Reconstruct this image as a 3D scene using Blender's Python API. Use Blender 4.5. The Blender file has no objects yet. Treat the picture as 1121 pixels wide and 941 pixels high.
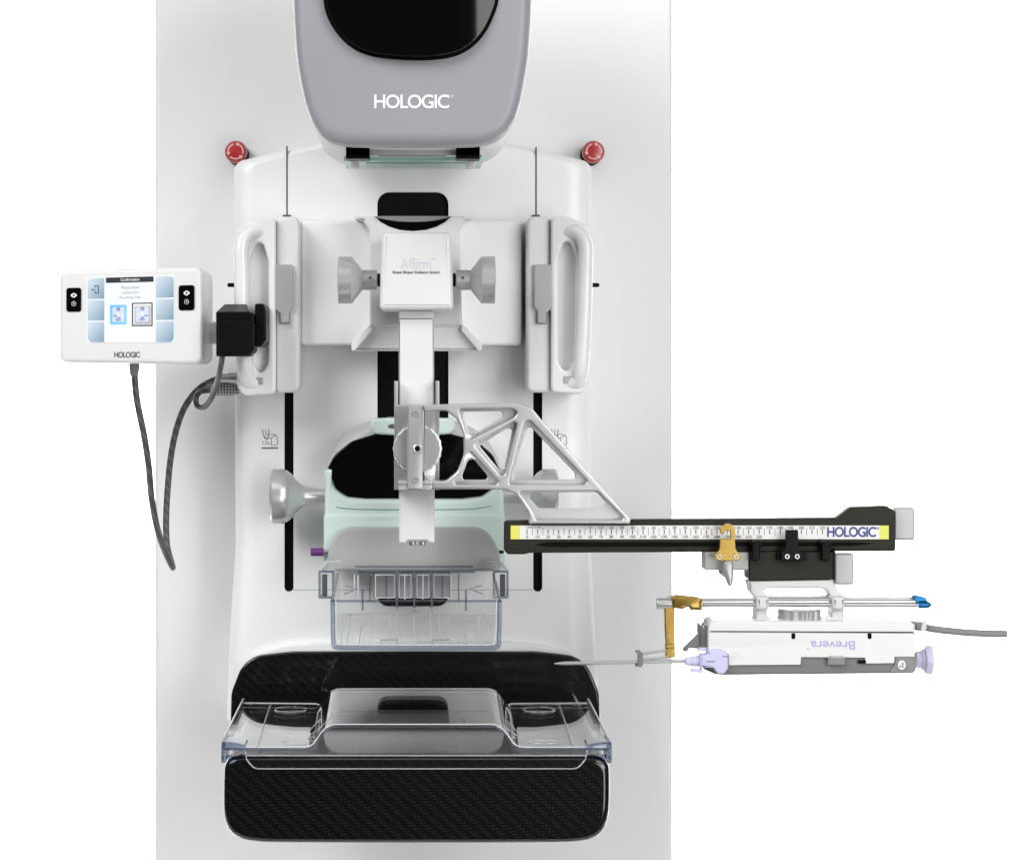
import bpy, bmesh, math, random
from mathutils import Vector, Matrix
random.seed(4)
PI = math.pi
scn = bpy.context.scene
COL = scn.collection

# ------------------------------------------------------------------ camera geometry
D = 2.5                      # camera to column face, metres
CX, CY, EZ = 452.0, 400.0, 1.35


def P(px, py, d):
    """point seen at (px,py) of the photograph, d millimetres in front of the column face"""
    s = (D - d / 1000.0) / D / 1000.0
    return Vector(((px - CX) * s, -d / 1000.0, EZ + (CY - py) * s))


def mm(d):
    return (D - d / 1000.0) / D / 1000.0     # metres per photo pixel at that depth


# ------------------------------------------------------------------ materials
def new_mat(name):
    m = bpy.data.materials.new(name)
    m.use_nodes = True
    return m, m.node_tree, m.node_tree.nodes['Principled BSDF']


def mat(name, col, rough=.4, metal=0., coat=0., bump=0., bscale=400., var=0., spec=.5, coat_rough=.05):
    m, nt, b = new_mat(name)
    b.inputs['Base Color'].default_value = (*col, 1)
    b.inputs['Roughness'].default_value = rough
    b.inputs['Metallic'].default_value = metal
    b.inputs['Coat Weight'].default_value = coat
    b.inputs['Coat Roughness'].default_value = coat_rough
    b.inputs['Specular IOR Level'].default_value = spec
    tc = nt.nodes.new('ShaderNodeTexCoord')
    n = nt.nodes.new('ShaderNodeTexNoise')
    n.inputs['Scale'].default_value = bscale
    n.inputs['Detail'].default_value = 3
    nt.links.new(tc.outputs['Object'], n.inputs['Vector'])
    if bump:
        bp = nt.nodes.new('ShaderNodeBump')
        bp.inputs['Strength'].default_value = bump
        bp.inputs['Distance'].default_value = .0004
        nt.links.new(n.outputs['Fac'], bp.inputs['Height'])
        nt.links.new(bp.outputs['Normal'], b.inputs['Normal'])
    if var:
        n2 = nt.nodes.new('ShaderNodeTexNoise')
        n2.inputs['Scale'].default_value = 7
        n2.inputs['Detail'].default_value = 4
        nt.links.new(tc.outputs['Object'], n2.inputs['Vector'])
        mr = nt.nodes.new('ShaderNodeMapRange')
        mr.inputs['From Min'].default_value = .3
        mr.inputs['From Max'].default_value = .7
        mr.inputs['To Min'].default_value = max(rough - var, .02)
        mr.inputs['To Max'].default_value = rough + var
        nt.links.new(n2.outputs['Fac'], mr.inputs['Value'])
        nt.links.new(mr.outputs['Result'], b.inputs['Roughness'])
    return m


def clear_mat(name, tint, refl=1.0, rough=.015, scatter=0.):
    m = bpy.data.materials.new(name)
    m.use_nodes = True
    nt = m.node_tree
    nt.nodes.clear()
    out = nt.nodes.new('ShaderNodeOutputMaterial')
    mix = nt.nodes.new('ShaderNodeMixShader')
    tr = nt.nodes.new('ShaderNodeBsdfTransparent')
    gl = nt.nodes.new('ShaderNodeBsdfGlossy')
    lw = nt.nodes.new('ShaderNodeLayerWeight')
    lw.inputs['Blend'].default_value = .5
    pw = nt.nodes.new('ShaderNodeMath'); pw.operation = 'POWER'; pw.inputs[1].default_value = 5
    ml = nt.nodes.new('ShaderNodeMath'); ml.operation = 'MULTIPLY_ADD'
    ml.inputs[1].default_value = .93 * refl
    ml.inputs[2].default_value = .04 * refl
    tr.inputs['Color'].default_value = (*tint, 1)
    gl.inputs['Roughness'].default_value = rough
    gl.inputs['Color'].default_value = (1, 1, 1, 1)
    nt.links.new(lw.outputs['Facing'], pw.inputs[0])
    nt.links.new(pw.outputs[0], ml.inputs[0])
    nt.links.new(ml.outputs[0], mix.inputs['Fac'])
    nt.links.new(tr.outputs[0], mix.inputs[1])
    nt.links.new(gl.outputs[0], mix.inputs[2])
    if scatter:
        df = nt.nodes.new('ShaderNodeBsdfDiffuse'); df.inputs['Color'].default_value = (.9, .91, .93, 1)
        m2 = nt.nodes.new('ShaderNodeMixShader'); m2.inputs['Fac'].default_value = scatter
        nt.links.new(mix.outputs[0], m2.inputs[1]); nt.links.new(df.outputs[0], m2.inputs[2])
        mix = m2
    nt.links.new(mix.outputs[0], out.inputs['Surface'])
    return m


def carbon_mat():
    m, nt, b = new_mat('carbon_fibre')
    N, L = nt.nodes, nt.links
    tc = N.new('ShaderNodeTexCoord')
    sx = N.new('ShaderNodeSeparateXYZ')
    L.new(tc.outputs['Object'], sx.inputs[0])

    def math_(op, a, bb=None):
        n = N.new('ShaderNodeMath'); n.operation = op
        for i, v in enumerate((a, bb)):
            if v is None: continue
            if isinstance(v, (int, float)): n.inputs[i].default_value = v
            else: L.new(v, n.inputs[i])
        return n.outputs[0]
    # second axis: height on upright faces, depth on the flat ones
    q = math_('ADD', sx.outputs['Z'], sx.outputs['Y'])
    pitch = .0030
    u = math_('DIVIDE', sx.outputs['X'], pitch)
    v = math_('DIVIDE', q, pitch * .9)
    s = math_('ADD', math_('FLOOR', u), math_('FLOOR', v))
    tw = math_('LESS_THAN', math_('FLOORED_MODULO', s, 4), 1.5)
    fu = math_('ABSOLUTE', math_('SUBTRACT', math_('FRACT', u), .5))
    fv = math_('ABSOLUTE', math_('SUBTRACT', math_('FRACT', v), .5))
    edge = math_('MAXIMUM', fu, fv)
    cr = N.new('ShaderNodeMix'); cr.data_type = 'RGBA'
    cr.inputs['A'].default_value = (.0008, .0008, .0008, 1)
    cr.inputs['B'].default_value = (.014, .0136, .013, 1)
    sparkle = math_('MULTIPLY', tw, math_('LESS_THAN', edge, .27))  # cell centres lightened to paint in the weave's sparkle
    L.new(sparkle, cr.inputs['Factor'])
    L.new(cr.outputs['Result'], b.inputs['Base Color'])
    h = math_('SUBTRACT', math_('MULTIPLY', tw, .6), math_('POWER', edge, 3.0))
    bp = N.new('ShaderNodeBump')
    bp.inputs['Strength'].default_value = .9
    bp.inputs['Distance'].default_value = .0006
    L.new(h, bp.inputs['Height'])
    L.new(bp.outputs['Normal'], b.inputs['Normal'])
    b.inputs['Roughness'].default_value = .3
    b.inputs['Specular IOR Level'].default_value = .06
    b.inputs['Coat Weight'].default_value = 1
    b.inputs['Coat IOR'].default_value = 1.6
    b.inputs['Coat Roughness'].default_value = .07
    return m


M = dict(
    column=mat('column_paint', (.80, .80, .805), .55, bump=.08, bscale=900),
    shell=mat('white_shell', (.89, .89, .88), .36, bump=.05, bscale=700),
    white=mat('white_plastic', (.77, .77, .763), .38, bump=.05, bscale=900),
    glosswhite=mat('gloss_white_plastic', (.84, .84, .832), .16, bump=.03, bscale=900),
    offwhite=mat('offwhite_plastic', (.66, .66, .65), .38, bump=.05, bscale=900, var=.06),
    seam=mat('seam', (.10, .10, .10), .6),
    softseam=mat('soft_seam', (.36, .36, .36), .6),
    black=mat('black_plastic', (.002, .002, .002), .4, bump=.08, bscale=500, var=.08, spec=.14),
    gloss=mat('black_glass', (.0012, .0012, .0012), .07, spec=.35),
    matte=mat('black_matte', (.003, .003, .003), .75, spec=.1),
    tube=mat('tube_grey', (.325, .319, .350), .42, bump=.1, bscale=1400, var=.07),
    mint=mat('mint_plastic', (.68, .81, .755), .38, bump=.05, bscale=900, var=.06),
    mintmid=mat('pale_mint_glass', (.40, .64, .54), .2),
    mintdark=mat('mint_glass', (.22, .42, .33), .2),
    alu=mat('satin_aluminium', (.60, .60, .59), .30, metal=.6, bump=.12, bscale=1600, var=.08),
    alud=mat('grey_aluminium', (.47, .47, .465), .4, metal=.5, bump=.12, bscale=1600, var=.08),
    grey=mat('grey_plastic', (.43, .43, .425), .42, bump=.08, bscale=900, var=.06),
    latch=mat('latch_grey', (.43, .43, .425), .4, metal=.3, bump=.08, bscale=900),
    midgrey=mat('mid_grey_plastic', (.235, .235, .235), .45, bump=.08, bscale=900, var=.06),
    rimgrey=mat('rim_grey_plastic', (.26, .26, .26), .5),  # plain grey of the notch rim
    dgrey=mat('dark_grey_plastic', (.17, .17, .17), .45, bump=.08, bscale=900, var=.06),
    chrome=mat('chrome', (.48, .48, .47), .28, metal=.85),
    steel=mat('steel', (.52, .52, .51), .34, metal=.7, var=.06),
    rail=mat('anodised_black', (.021, .019, .013), .5, spec=.22, bump=.1, bscale=1600, var=.08),
    brass=mat('brass', (.38, .25, .06), .28, metal=.75, bump=.1, bscale=1300, var=.08),
    blue=mat('blue_anodised', (.008, .13, .30), .28, metal=.6),
    lav=mat('lavender_plastic', (.60, .59, .83), .4),
    lavpale=mat('pale_lavender_plastic', (.66, .65, .83), .4),
    lavtext=mat('lavender_print', (.42, .38, .74), .5),
    paletext=mat('pale_print', (.68, .67, .77), .5),
    darktext=mat('dark_print', (.10, .10, .10), .5),
    whitetext=mat('white_print', (.86, .86, .87), .5),
    navy=mat('navy_print', (.045, .055, .24), .5),
    ruler=mat('ruler_white', (.80, .80, .78), .4),
    yellow=mat('ruler_yellow', (.72, .74, .13), .45),
    red=mat('red_plastic', (.43, .028, .03), .3, coat=.3),
    pink=mat('pale_red_print', (.80, .50, .49), .5),
    purple=mat('purple_plastic', (.13, .03, .18), .4),
    cable=mat('cable_grey', (.10, .10, .10), .42),
    cable2=mat('cable_midgrey', (.22, .22, .215), .42, bump=.1, bscale=500),
    carbon=carbon_mat(),
    clear=clear_mat('clear_acrylic', (.993, .994, .996), .6),
    clearglossy=clear_mat('clear_acrylic_glossy', (.98, .981, .985), 1.3),
    clearedge=clear_mat('clear_acrylic_edge', (.60, .64, .715), 1.8, .06, .02),
    clearlight=clear_mat('clear_acrylic_painted_glint', (.90, .91, .93), 3.0, .15, .5),  # white diffuse mixed in, painting bright glints along the acrylic
    clearsoft=clear_mat('clear_acrylic_soft_edge', (.92, .93, .95), 3.0, .15, .2),  # weaker white mix, painting softer glints on the tray lines
    blueclip=clear_mat('blue_clear_acrylic', (.60, .66, .76), 1.6, .05),
)

# spiral jacket on the panel cable
nt = M['cable'].node_tree
w = nt.nodes.new('ShaderNodeTexWave'); w.inputs['Scale'].default_value = 60; w.inputs['Distortion'].default_value = 1.5
w.bands_direction = 'DIAGONAL'
tc = nt.nodes.new('ShaderNodeTexCoord'); nt.links.new(tc.outputs['Object'], w.inputs['Vector'])
rp = nt.nodes.new('ShaderNodeValToRGB')
rp.color_ramp.elements[0].position = .55; rp.color_ramp.elements[0].color = (.06, .06, .06, 1)
rp.color_ramp.elements[1].position = .98; rp.color_ramp.elements[1].color = (.115, .115, .115, 1)
nt.links.new(w.outputs['Fac'], rp.inputs['Fac'])
nt.links.new(rp.outputs['Color'], nt.nodes['Principled BSDF'].inputs['Base Color'])


# knurled sleeve: light metal crossed by dark grooves
m, nt, b = new_mat('knurled_metal'); M['knurl'] = m
tc = nt.nodes.new('ShaderNodeTexCoord'); sp = nt.nodes.new('ShaderNodeSeparateXYZ'); nt.links.new(tc.outputs['Object'], sp.inputs[0])
gs = []
for ax in ('X', 'Z'):
    d1 = nt.nodes.new('ShaderNodeMath'); d1.operation = 'DIVIDE'; d1.inputs[1].default_value = .0031
    f1 = nt.nodes.new('ShaderNodeMath'); f1.operation = 'FRACT'
    l1 = nt.nodes.new('ShaderNodeMath'); l1.operation = 'LESS_THAN'; l1.inputs[1].default_value = .3
    nt.links.new(sp.outputs[ax], d1.inputs[0]); nt.links.new(d1.outputs[0], f1.inputs[0]); nt.links.new(f1.outputs[0], l1.inputs[0]); gs.append(l1)
mx = nt.nodes.new('ShaderNodeMath'); mx.operation = 'MAXIMUM'
nt.links.new(gs[0].outputs[0], mx.inputs[0]); nt.links.new(gs[1].outputs[0], mx.inputs[1])
cm = nt.nodes.new('ShaderNodeMix'); cm.data_type = 'RGBA'
cm.inputs['A'].default_value = (.50, .50, .50, 1); cm.inputs['B'].default_value = (.10, .10, .11, 1)
nt.links.new(mx.outputs[0], cm.inputs['Factor']); nt.links.new(cm.outputs['Result'], b.inputs['Base Color'])
b.inputs['Metallic'].default_value = .4; b.inputs['Roughness'].default_value = .4


def screen_mat(name, a, b_, e=.35, diag=True):
    """what the lit touch screen shows"""
    m, nt, b = new_mat(name)
    tc = nt.nodes.new('ShaderNodeTexCoord')
    sp = nt.nodes.new('ShaderNodeSeparateXYZ')
    g = nt.nodes.new('ShaderNodeMath'); g.operation = 'SUBTRACT'
    h = nt.nodes.new('ShaderNodeMath'); h.operation = 'MULTIPLY_ADD'; h.inputs[1].default_value = .5; h.inputs[2].default_value = .5
    nt.links.new(tc.outputs['Generated'], sp.inputs[0])
    nt.links.new(sp.outputs['X'], g.inputs[0]); nt.links.new(sp.outputs['Z'], g.inputs[1])
    nt.links.new(g.outputs[0], h.inputs[0])
    r = nt.nodes.new('ShaderNodeValToRGB')
    r.color_ramp.elements[0].color = (*a, 1); r.color_ramp.elements[1].color = (*b_, 1)
    nt.links.new(h.outputs[0], r.inputs['Fac'])
    nt.links.new(r.outputs['Color'], b.inputs['Base Color'])
    nt.links.new(r.outputs['Color'], b.inputs['Emission Color'])
    b.inputs['Emission Strength'].default_value = e
    b.inputs['Roughness'].default_value = .35
    return m


M['scr'] = screen_mat('screen_white', (.66, .70, .74), (.70, .72, .74), .28)
M['scrblue'] = screen_mat('screen_button_blue', (.56, .64, .71), (.17, .28, .37), .2)
M['scrdark'] = screen_mat('screen_header_dark', (.03, .03, .035), (.04, .04, .045), .1)
M['scricon'] = screen_mat('screen_icon_blue', (.12, .42, .75), (.20, .55, .85), .25)
M['scrpale'] = screen_mat('screen_icon_pale', (.50, .56, .78), (.58, .64, .85), .25)
M['scrsand'] = screen_mat('screen_icon_sand', (.50, .47, .42), (.42, .41, .44), .2)
M['scrgrey'] = screen_mat('screen_text_grey', (.42, .43, .45), (.44, .45, .47), .2)


# ------------------------------------------------------------------ mesh helpers
def finish(me, angle=38):
    for p in me.polygons: p.use_smooth = True
    me.set_sharp_from_angle(angle=math.radians(angle))
    return me


def join(*meshes):
    bm = bmesh.new()
    for me in meshes:
        bm.from_mesh(me)
        bpy.data.meshes.remove(me)
    out = bpy.data.meshes.new('m')
    bm.to_mesh(out); bm.free()
    return finish(out)


def xform(me, fn):
    for v in me.vertices: v.co = fn(v.co)
    return me


def fillet(pts, n=6):
    """polygon [(x,y[,r])] -> points with rounded corners"""
    out = []
    N_ = len(pts)
    for i, p in enumerate(pts):
        r = p[2] if len(p) > 2 else 0
        c = Vector(p[:2])
        if r <= 0:
            out.append((c.x, c.y)); continue
        a = Vector(pts[i - 1][:2]) - c
        b = Vector(pts[(i + 1) % N_][:2]) - c
        la, lb = a.length, b.length
        if la < 1e-6 or lb < 1e-6:
            out.append((c.x, c.y)); continue
        a /= la; b /= lb
        ang = math.acos(max(-1, min(1, a.dot(b))))
        if ang > PI - .05:
            out.append((c.x, c.y)); continue
        t = min(r / math.tan(ang / 2), la * .48, lb * .48)
        rr_ = t * math.tan(ang / 2)
        bis = (a + b).normalized()
        ctr = c + bis * (rr_ / math.sin(ang / 2))
        s0 = c + a * t - ctr
        s1 = c + b * t - ctr
        a0 = math.atan2(s0.y, s0.x); a1 = math.atan2(s1.y, s1.x)
        da = (a1 - a0 + PI) % (2 * PI) - PI
        for k in range(n + 1):
            th = a0 + da * k / n
            out.append((ctr.x + rr_ * math.cos(th), ctr.y + rr_ * math.sin(th)))
    return out


def rr(x0, y0, x1, y1, r=0):
    return fillet([(x0, y0, r), (x1, y0, r), (x1, y1, r), (x0, y1, r)])


def ell(cx, cy, rx, ry, n=28):
    return [(cx + rx * math.cos(2 * PI * i / n), cy + ry * math.sin(2 * PI * i / n)) for i in range(n)]


def mir(pts, c=452.0):
    return [(2 * c - p[0], *p[1:]) for p in pts]


def catmull(pts, n=8, closed=False):
    pts = [Vector(p) for p in pts]
    L_ = len(pts)
    out = []
    rng = L_ if closed else L_ - 1
    for i in range(rng):
        p0 = pts[(i - 1) % L_] if (closed or i > 0) else pts[0] * 2 - pts[1]
        p1 = pts[i]; p2 = pts[(i + 1) % L_]
        p3 = pts[(i + 2) % L_] if (closed or i + 2 < L_) else pts[-1] * 2 - pts[-2]
        for k in range(n):
            t = k / n
            out.append(.5 * ((2 * p1) + (p2 - p0) * t + (2 * p0 - 5 * p1 + 4 * p2 - p3) * t * t
                             + (3 * p1 - p0 - 3 * p2 + p3) * t ** 3))
    if not closed: out.append(pts[-1])
    return out


def smooth2(pts, n=5):
    return [(v.x, v.y) for v in catmull([(p[0], p[1], 0) for p in pts], n, True)]


def curve_mesh(cu):
    ob = bpy.data.objects.new('tmp', cu)
    COL.objects.link(ob)
    bpy.context.view_layer.update()
    dg = bpy.context.evaluated_depsgraph_get()
    me = bpy.data.meshes.new_from_object(ob.evaluated_get(dg))
    bpy.data.objects.remove(ob); bpy.data.curves.remove(cu)
    me.materials.clear()
    return me


def plate(outline, d, thick, bev=0., holes=(), bres=3, angle=38):
    """solid plate: outline in photo pixels at its front face, d mm in front of the column, thick mm deep"""
    cu = bpy.data.curves.new('c', 'CURVE')
    cu.dimensions = '2D'; cu.fill_mode = 'BOTH'
    bev = min(bev, thick * .49)
    bm_ = bev / 1000
    cu.extrude = max(thick / 2000 - bm_, 1e-6)
    cu.bevel_depth = bm_; cu.bevel_resolution = bres; cu.offset = -bm_
    for poly in (outline, *holes):
        sp = cu.splines.new('POLY'); sp.points.add(len(poly) - 1); sp.use_cyclic_u = True
        for q, p in zip(sp.points, poly):
            v = P(p[0], p[1], d)
            q.co = (v.x, v.z, 0, 1)
    me = curve_mesh(cu)
    yc = -d / 1000 + thick / 2000
    xform(me, lambda c: Vector((c.x, -c.z + yc, c.y)))
    bm = bmesh.new(); bm.from_mesh(me)
    bmesh.ops.remove_doubles(bm, verts=bm.verts, dist=2e-6)
    bm.to_mesh(me); bm.free()
    return finish(me, angle)


def box(x0, y0, x1, y1, d, thick, bev=0., r=0.):
    return plate(rr(x0, y0, x1, y1, r), d, thick, bev)


def tube(pts, r, n=8, smooth=0, closed=False, caps=True, radii=None):
    """round bar through world points"""
    pts = catmull(pts, smooth, closed) if smooth else [Vector(p) for p in pts]
    cu = bpy.data.curves.new('c', 'CURVE'); cu.dimensions = '3D'
    cu.bevel_depth = r; cu.bevel_resolution = max(1, n // 2); cu.use_fill_caps = caps
    sp = cu.splines.new('POLY'); sp.points.add(len(pts) - 1); sp.use_cyclic_u = closed
    for i, (q, p) in enumerate(zip(sp.points, pts)):
        q.co = (*p, 1)
        if radii: q.radius = radii[i]
    return finish(curve_mesh(cu), 50)


def lathe(profile, origin, axis, n=40, lobes=0, lobe_amp=0.):
    """profile [(t, r)] in metres along axis from origin"""
    ax = Vector(axis).normalized()
    up = Vector((0, 0, 1)) if abs(ax.z) < .9 else Vector((1, 0, 0))
    e1 = ax.cross(up).normalized(); e2 = ax.cross(e1)
    bm = bmesh.new()
    rings = []
    for t, r in profile:
        ring = []
        for k in range(n):
            th = 2 * PI * k / n
            rad = r * (1 + (lobe_amp * math.cos(lobes * th) if lobes else 0))
            ring.append(bm.verts.new(Vector(origin) + ax * t + (e1 * math.cos(th) + e2 * math.sin(th)) * max(rad, 1e-5)))
        rings.append(ring)
    for a, b in zip(rings, rings[1:]):
        for k in range(n):
            bm.faces.new((a[k], a[(k + 1) % n], b[(k + 1) % n], b[k]))
    bm.faces.new(rings[0]); bm.faces.new(rings[-1])
    bmesh.ops.recalc_face_normals(bm, faces=bm.faces)
    me = bpy.data.meshes.new('l'); bm.to_mesh(me); bm.free()
    return finish(me, 32)


def hull_mesh(points):
    bm = bmesh.new()
    for p in points: bm.verts.new(p)
    bmesh.ops.convex_hull(bm, input=bm.verts)
    bmesh.ops.recalc_face_normals(bm, faces=bm.faces)
    me = bpy.data.meshes.new('h'); bm.to_mesh(me); bm.free()
    return finish(me, 25)


def wbox(x0, x1, y0, y1, z0, z1, bev=0.):
    """box from world extents"""
    bm = bmesh.new()
    bmesh.ops.create_cube(bm, size=1)
    for v in bm.verts:
        v.co = Vector((x0 if v.co.x < 0 else x1, y0 if v.co.y < 0 else y1, z0 if v.co.z < 0 else z1))
    if bev:
        bmesh.ops.bevel(bm, geom=bm.edges[:], offset=bev, segments=3, profile=.5, affect='EDGES')
    me = bpy.data.meshes.new('b'); bm.to_mesh(me); bm.free()
    return finish(me)


def cut(me, cutters):
    ob = bpy.data.objects.new('tmp', me); COL.objects.link(ob)
    tmp = []
    for c in cutters:
        co = bpy.data.objects.new('tmpc', c); COL.objects.link(co); tmp.append(co)
        md = ob.modifiers.new('b', 'BOOLEAN'); md.operation = 'DIFFERENCE'; md.object = co; md.solver = 'EXACT'
    bpy.context.view_layer.update()
    out = bpy.data.meshes.new_from_object(ob.evaluated_get(bpy.context.evaluated_depsgraph_get()))
    for o in (ob, *tmp): bpy.data.objects.remove(o)
    return finish(out)


def text(s, x0, y0, x1, y1, d, bold=0., thick=.0003, flip=False, spacing=1.0):
    """letters fitted to the pixel box; returns a mesh facing the front"""
    cu = bpy.data.curves.new('t', 'FONT')
    cu.body = s; cu.size = 1; cu.offset = bold; cu.extrude = .01; cu.space_character = spacing
    cu.resolution_u = 4
    me = curve_mesh(cu)
    xs = [v.co.x for v in me.vertices]; ys = [v.co.y for v in me.vertices]
    ax, bx, ay, by = min(xs), max(xs), min(ys), max(ys)
    a, b = P(x0, y1, d), P(x1, y0, d)

    def f(c):
        u = (c.x - ax) / (bx - ax); v = (c.y - ay) / (by - ay)
        if flip: u, v = 1 - u, 1 - v
        return Vector((a.x + u * (b.x - a.x), a.y + thick * (0 if c.z > 0 else 1), a.z + v * (b.z - a.z)))
    xform(me, f)
    if flip: pass
    for p in me.polygons: p.use_smooth = False
    return me


def stroke(pts, wid, d, thick=.3):
    """flat printed line of that width (px) through px points"""
    ms = []
    for a, b in zip(pts, pts[1:]):
        A, B = Vector(a), Vector(b)
        t = (B - A)
        if t.length < 1e-6: continue
        t.normalize(); n_ = Vector((-t.y, t.x)) * wid / 2
        e = t * wid * .3
        ms.append(plate([tuple(A - e + n_), tuple(B + e + n_), tuple(B + e - n_), tuple(A - e - n_)], d, thick))
    return join(*ms) if len(ms) > 1 else ms[0]


def loc_of(o):
    v = Vector((0, 0, 0))
    while o is not None:
        v = v + o.location; o = o.parent
    return v


def thing(name, label, cat, loc, group=None):
    o = bpy.data.objects.new(name, None); COL.objects.link(o)
    o.empty_display_size = .05
    o.location = loc
    o['label'] = label; o['category'] = cat
    if group: o['group'] = group
    return o


def part(name, me, m, parent=None, label=None):
    o = bpy.data.objects.new(name, me); COL.objects.link(o)
    me.name = name
    me.materials.clear(); me.materials.append(M[m] if isinstance(m, str) else m)
    if parent is not None:
        L_ = loc_of(parent)
        xform(me, lambda c: c - L_)
        o.parent = parent
    else:
        xs = [v.co for v in me.vertices]
        c0 = sum(xs, Vector()) / len(xs)
        xform(me, lambda c: c - c0); o.location = c0
    cs = [v.co for v in me.vertices]
    lo = Vector([min(c[i] for c in cs) for i in range(3)]); hi = Vector([max(c[i] for c in cs) for i in range(3)])
    me.use_auto_texspace = False
    me.texspace_location = (lo + hi) / 2; me.texspace_size = [max(h, 1e-4) for h in (hi - lo) / 2]
    if len(me.polygons) > 8:
        w_ = o.modifiers.new('even_shading', 'WEIGHTED_NORMAL'); w_.weight = 80; w_.keep_sharp = True
    if label: o['label'] = label
    return o


def solo(name, me, m, label, cat, group=None):
    o = part(name, me, m)
    o['label'] = label; o['category'] = cat
    if group: o['group'] = group
    return o


def struct(name, me, m):
    o = bpy.data.objects.new(name, me); COL.objects.link(o)
    me.materials.clear(); me.materials.append(M[m] if isinstance(m, str) else m)
    o['kind'] = 'structure'; o['label'] = 'plain white studio backdrop sweeping down to the floor'
    return o


def screw(x, y, d, r_px, parent, m='steel', name='screw'):
    s = mm(d)
    r = r_px * s
    o = part(name, lathe([(-.004, r), (.0006, r), (.0012, r * .86), (.0012, r * .5), (-.0008, r * .44), (-.0008, 0)],
                         P(x, y, d), (0, -1, 0), 24), m, parent)
    return o


# ------------------------------------------------------------------ backdrop sweep
M['sweep'] = mat('studio_white', (.86, .86, .86), .9, spec=.1, bump=.02)
bm = bmesh.new()
prof = [(-1.2, 0), (.9, 0)]
for k in range(1, 13):
    a = k / 12 * PI / 2
    prof.append((.9 + .7 * math.sin(a), .7 - .7 * math.cos(a)))
prof += [(1.6, 3.6)]
rows = [[bm.verts.new((x, y, z)) for y, z in prof] for x in (-3.2, 3.4)]
for k in range(len(prof) - 1):
    bm.faces.new((rows[0][k], rows[1][k], rows[1][k + 1], rows[0][k + 1]))
bmesh.ops.recalc_face_normals(bm, faces=bm.faces)
me = bpy.data.meshes.new('backdrop'); bm.to_mesh(me); bm.free()
struct('backdrop', finish(me, 60), 'sweep')

# ------------------------------------------------------------------ gantry column
g = thing('gantry_column', 'tall plain white upright column standing behind the whole machine', 'column', (0, 0, 0))
zb = (CY + EZ * 1000)            # floor row at the column face
part('column_body', plate(rr(169.6, -420, 736.4, zb, 8), 0, 330, 6), 'column', g)
for bx in (258, 650):
    o0 = P(bx, 166, 44)
    r = 12.2 * mm(44)
    b = part('emergency_button', lathe([(-.018, r * .72), (-.016, r * .93), (-.010, r), (-.003, r), (-.0005, r * .92),
                                       (.0015, r * .78), (.0022, r * .5), (.0025, 0)], o0, (0, -1, 0), 40), 'red', g)
    base = P(bx, 166, 44); base.y = -.0005
    part('button_base', lathe([(0, r * .98), (.010, r * .98), (.012, r * .8), (.028, r * .62)], base, (0, -1, 0), 32), 'black', b)
    ring = []
    for k in range(3):
        a0 = PI / 2 + .25 + k * 2 * PI / 3
        pts = [o0 + Vector((math.cos(a0 + t * 1.45 / 8) * r * .66, -.0016, math.sin(a0 + t * 1.45 / 8) * r * .66)) for t in range(9)]
        ring.append(tube(pts, .0008, 4))
        e = pts[-1]; th = a0 + 1.45
        dirv = Vector((-math.sin(th), 0, math.cos(th))); nv = Vector((math.cos(th), 0, math.sin(th)))
        ring.append(hull_mesh([e + nv * .0022, e - nv * .0022, e + dirv * .0032, e + nv * .0022 + Vector((0, -.0006, 0)),
                               e - nv * .0022 + Vector((0, -.0006, 0)), e + dirv * .0032 + Vector((0, -.0006, 0))]))
    part('arrow_ring', join(*ring), 'pink', b)

# ------------------------------------------------------------------ C-arm
HD = 112
c = thing('c_arm', 'wide white arm housing with black slots, handles and icons on the column', 'imaging arm', P(452, 780, 0))
out = fillet([(254, 176, 14), (312, 162, 60), (352, 155, 20), (452, 151), (552, 155, 20), (592, 162, 60), (650, 176, 14),
              (649, 600, 80), (653, 690, 60), (660, 790, 0), (246, 790, 0), (250, 690, 60), (256, 600, 80)], 8)
def ring_shell(outline, d, depth, side, top):
    """outline carried back from the face with a wide soft roll on the sides and a smaller one on top"""
    bm = bmesh.new()
    base = [P(x, y, d) for x, y in outline]
    cxm = sum(p.x for p in base) / len(base)
    hw = max(p.x for p in base) - cxm
    zt = max(p.z for p in base); zl = min(p.z for p in base); zm = (zt + zl) / 2
    rings = []
    for k in range(9):
        a = k / 8 * PI / 2
        back = (1 - math.cos(a)); ins = 1 - math.sin(a)
        y = -d / 1000 + back * side * .8
        rings.append([bm.verts.new((cxm + (p.x - cxm) * (1 - ins * side / hw), y,
                                    zm + (p.z - zm) * (1 - (ins * top / (zt - zm) if p.z > zm else 0)))) for p in base])
    rings.append([bm.verts.new((p.x, -d / 1000 + depth, p.z)) for p in base])
    n = len(base)
    bm.faces.new(rings[0]); bm.faces.new(rings[-1][::-1])
    for a, b in zip(rings, rings[1:]):
        for i in range(n): bm.faces.new((a[i], a[(i + 1) % n], b[(i + 1) % n], b[i]))
    bmesh.ops.recalc_face_normals(bm, faces=bm.faces)
    me = bpy.data.meshes.new('s'); bm.to_mesh(me); bm.free()
    return finish(me, 40)
sh = ring_shell(out, HD, (HD - .5) / 1000, .030, .006)
slotL = rr(311, 400, 321, 648, 4.9); slotR = rr(584, 400, 594, 648, 4.9)
chan = fillet([(413, 210, 13), (491, 210, 13), (491, 664, 12), (413, 664, 12)])
sh = cut(sh, [plate(slotL, HD + 5, 45), plate(slotR, HD + 5, 45), plate(chan, HD + 5, 60)])
part('arm_shell', sh, 'shell', c)
part('slot', plate(slotL, HD - 6, 12), 'matte', c)
part('slot', plate(slotR, HD - 6, 12), 'matte', c)
ch = part('lift_channel', plate(chan, HD - 6, 20), 'black', c)
part('panel_gap', join(box(313.3, 160, 315, 237, HD + .3, 3), box(309.5, 235.2, 318.5, 237.5, HD + 1, 3)), 'seam', c)
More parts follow.
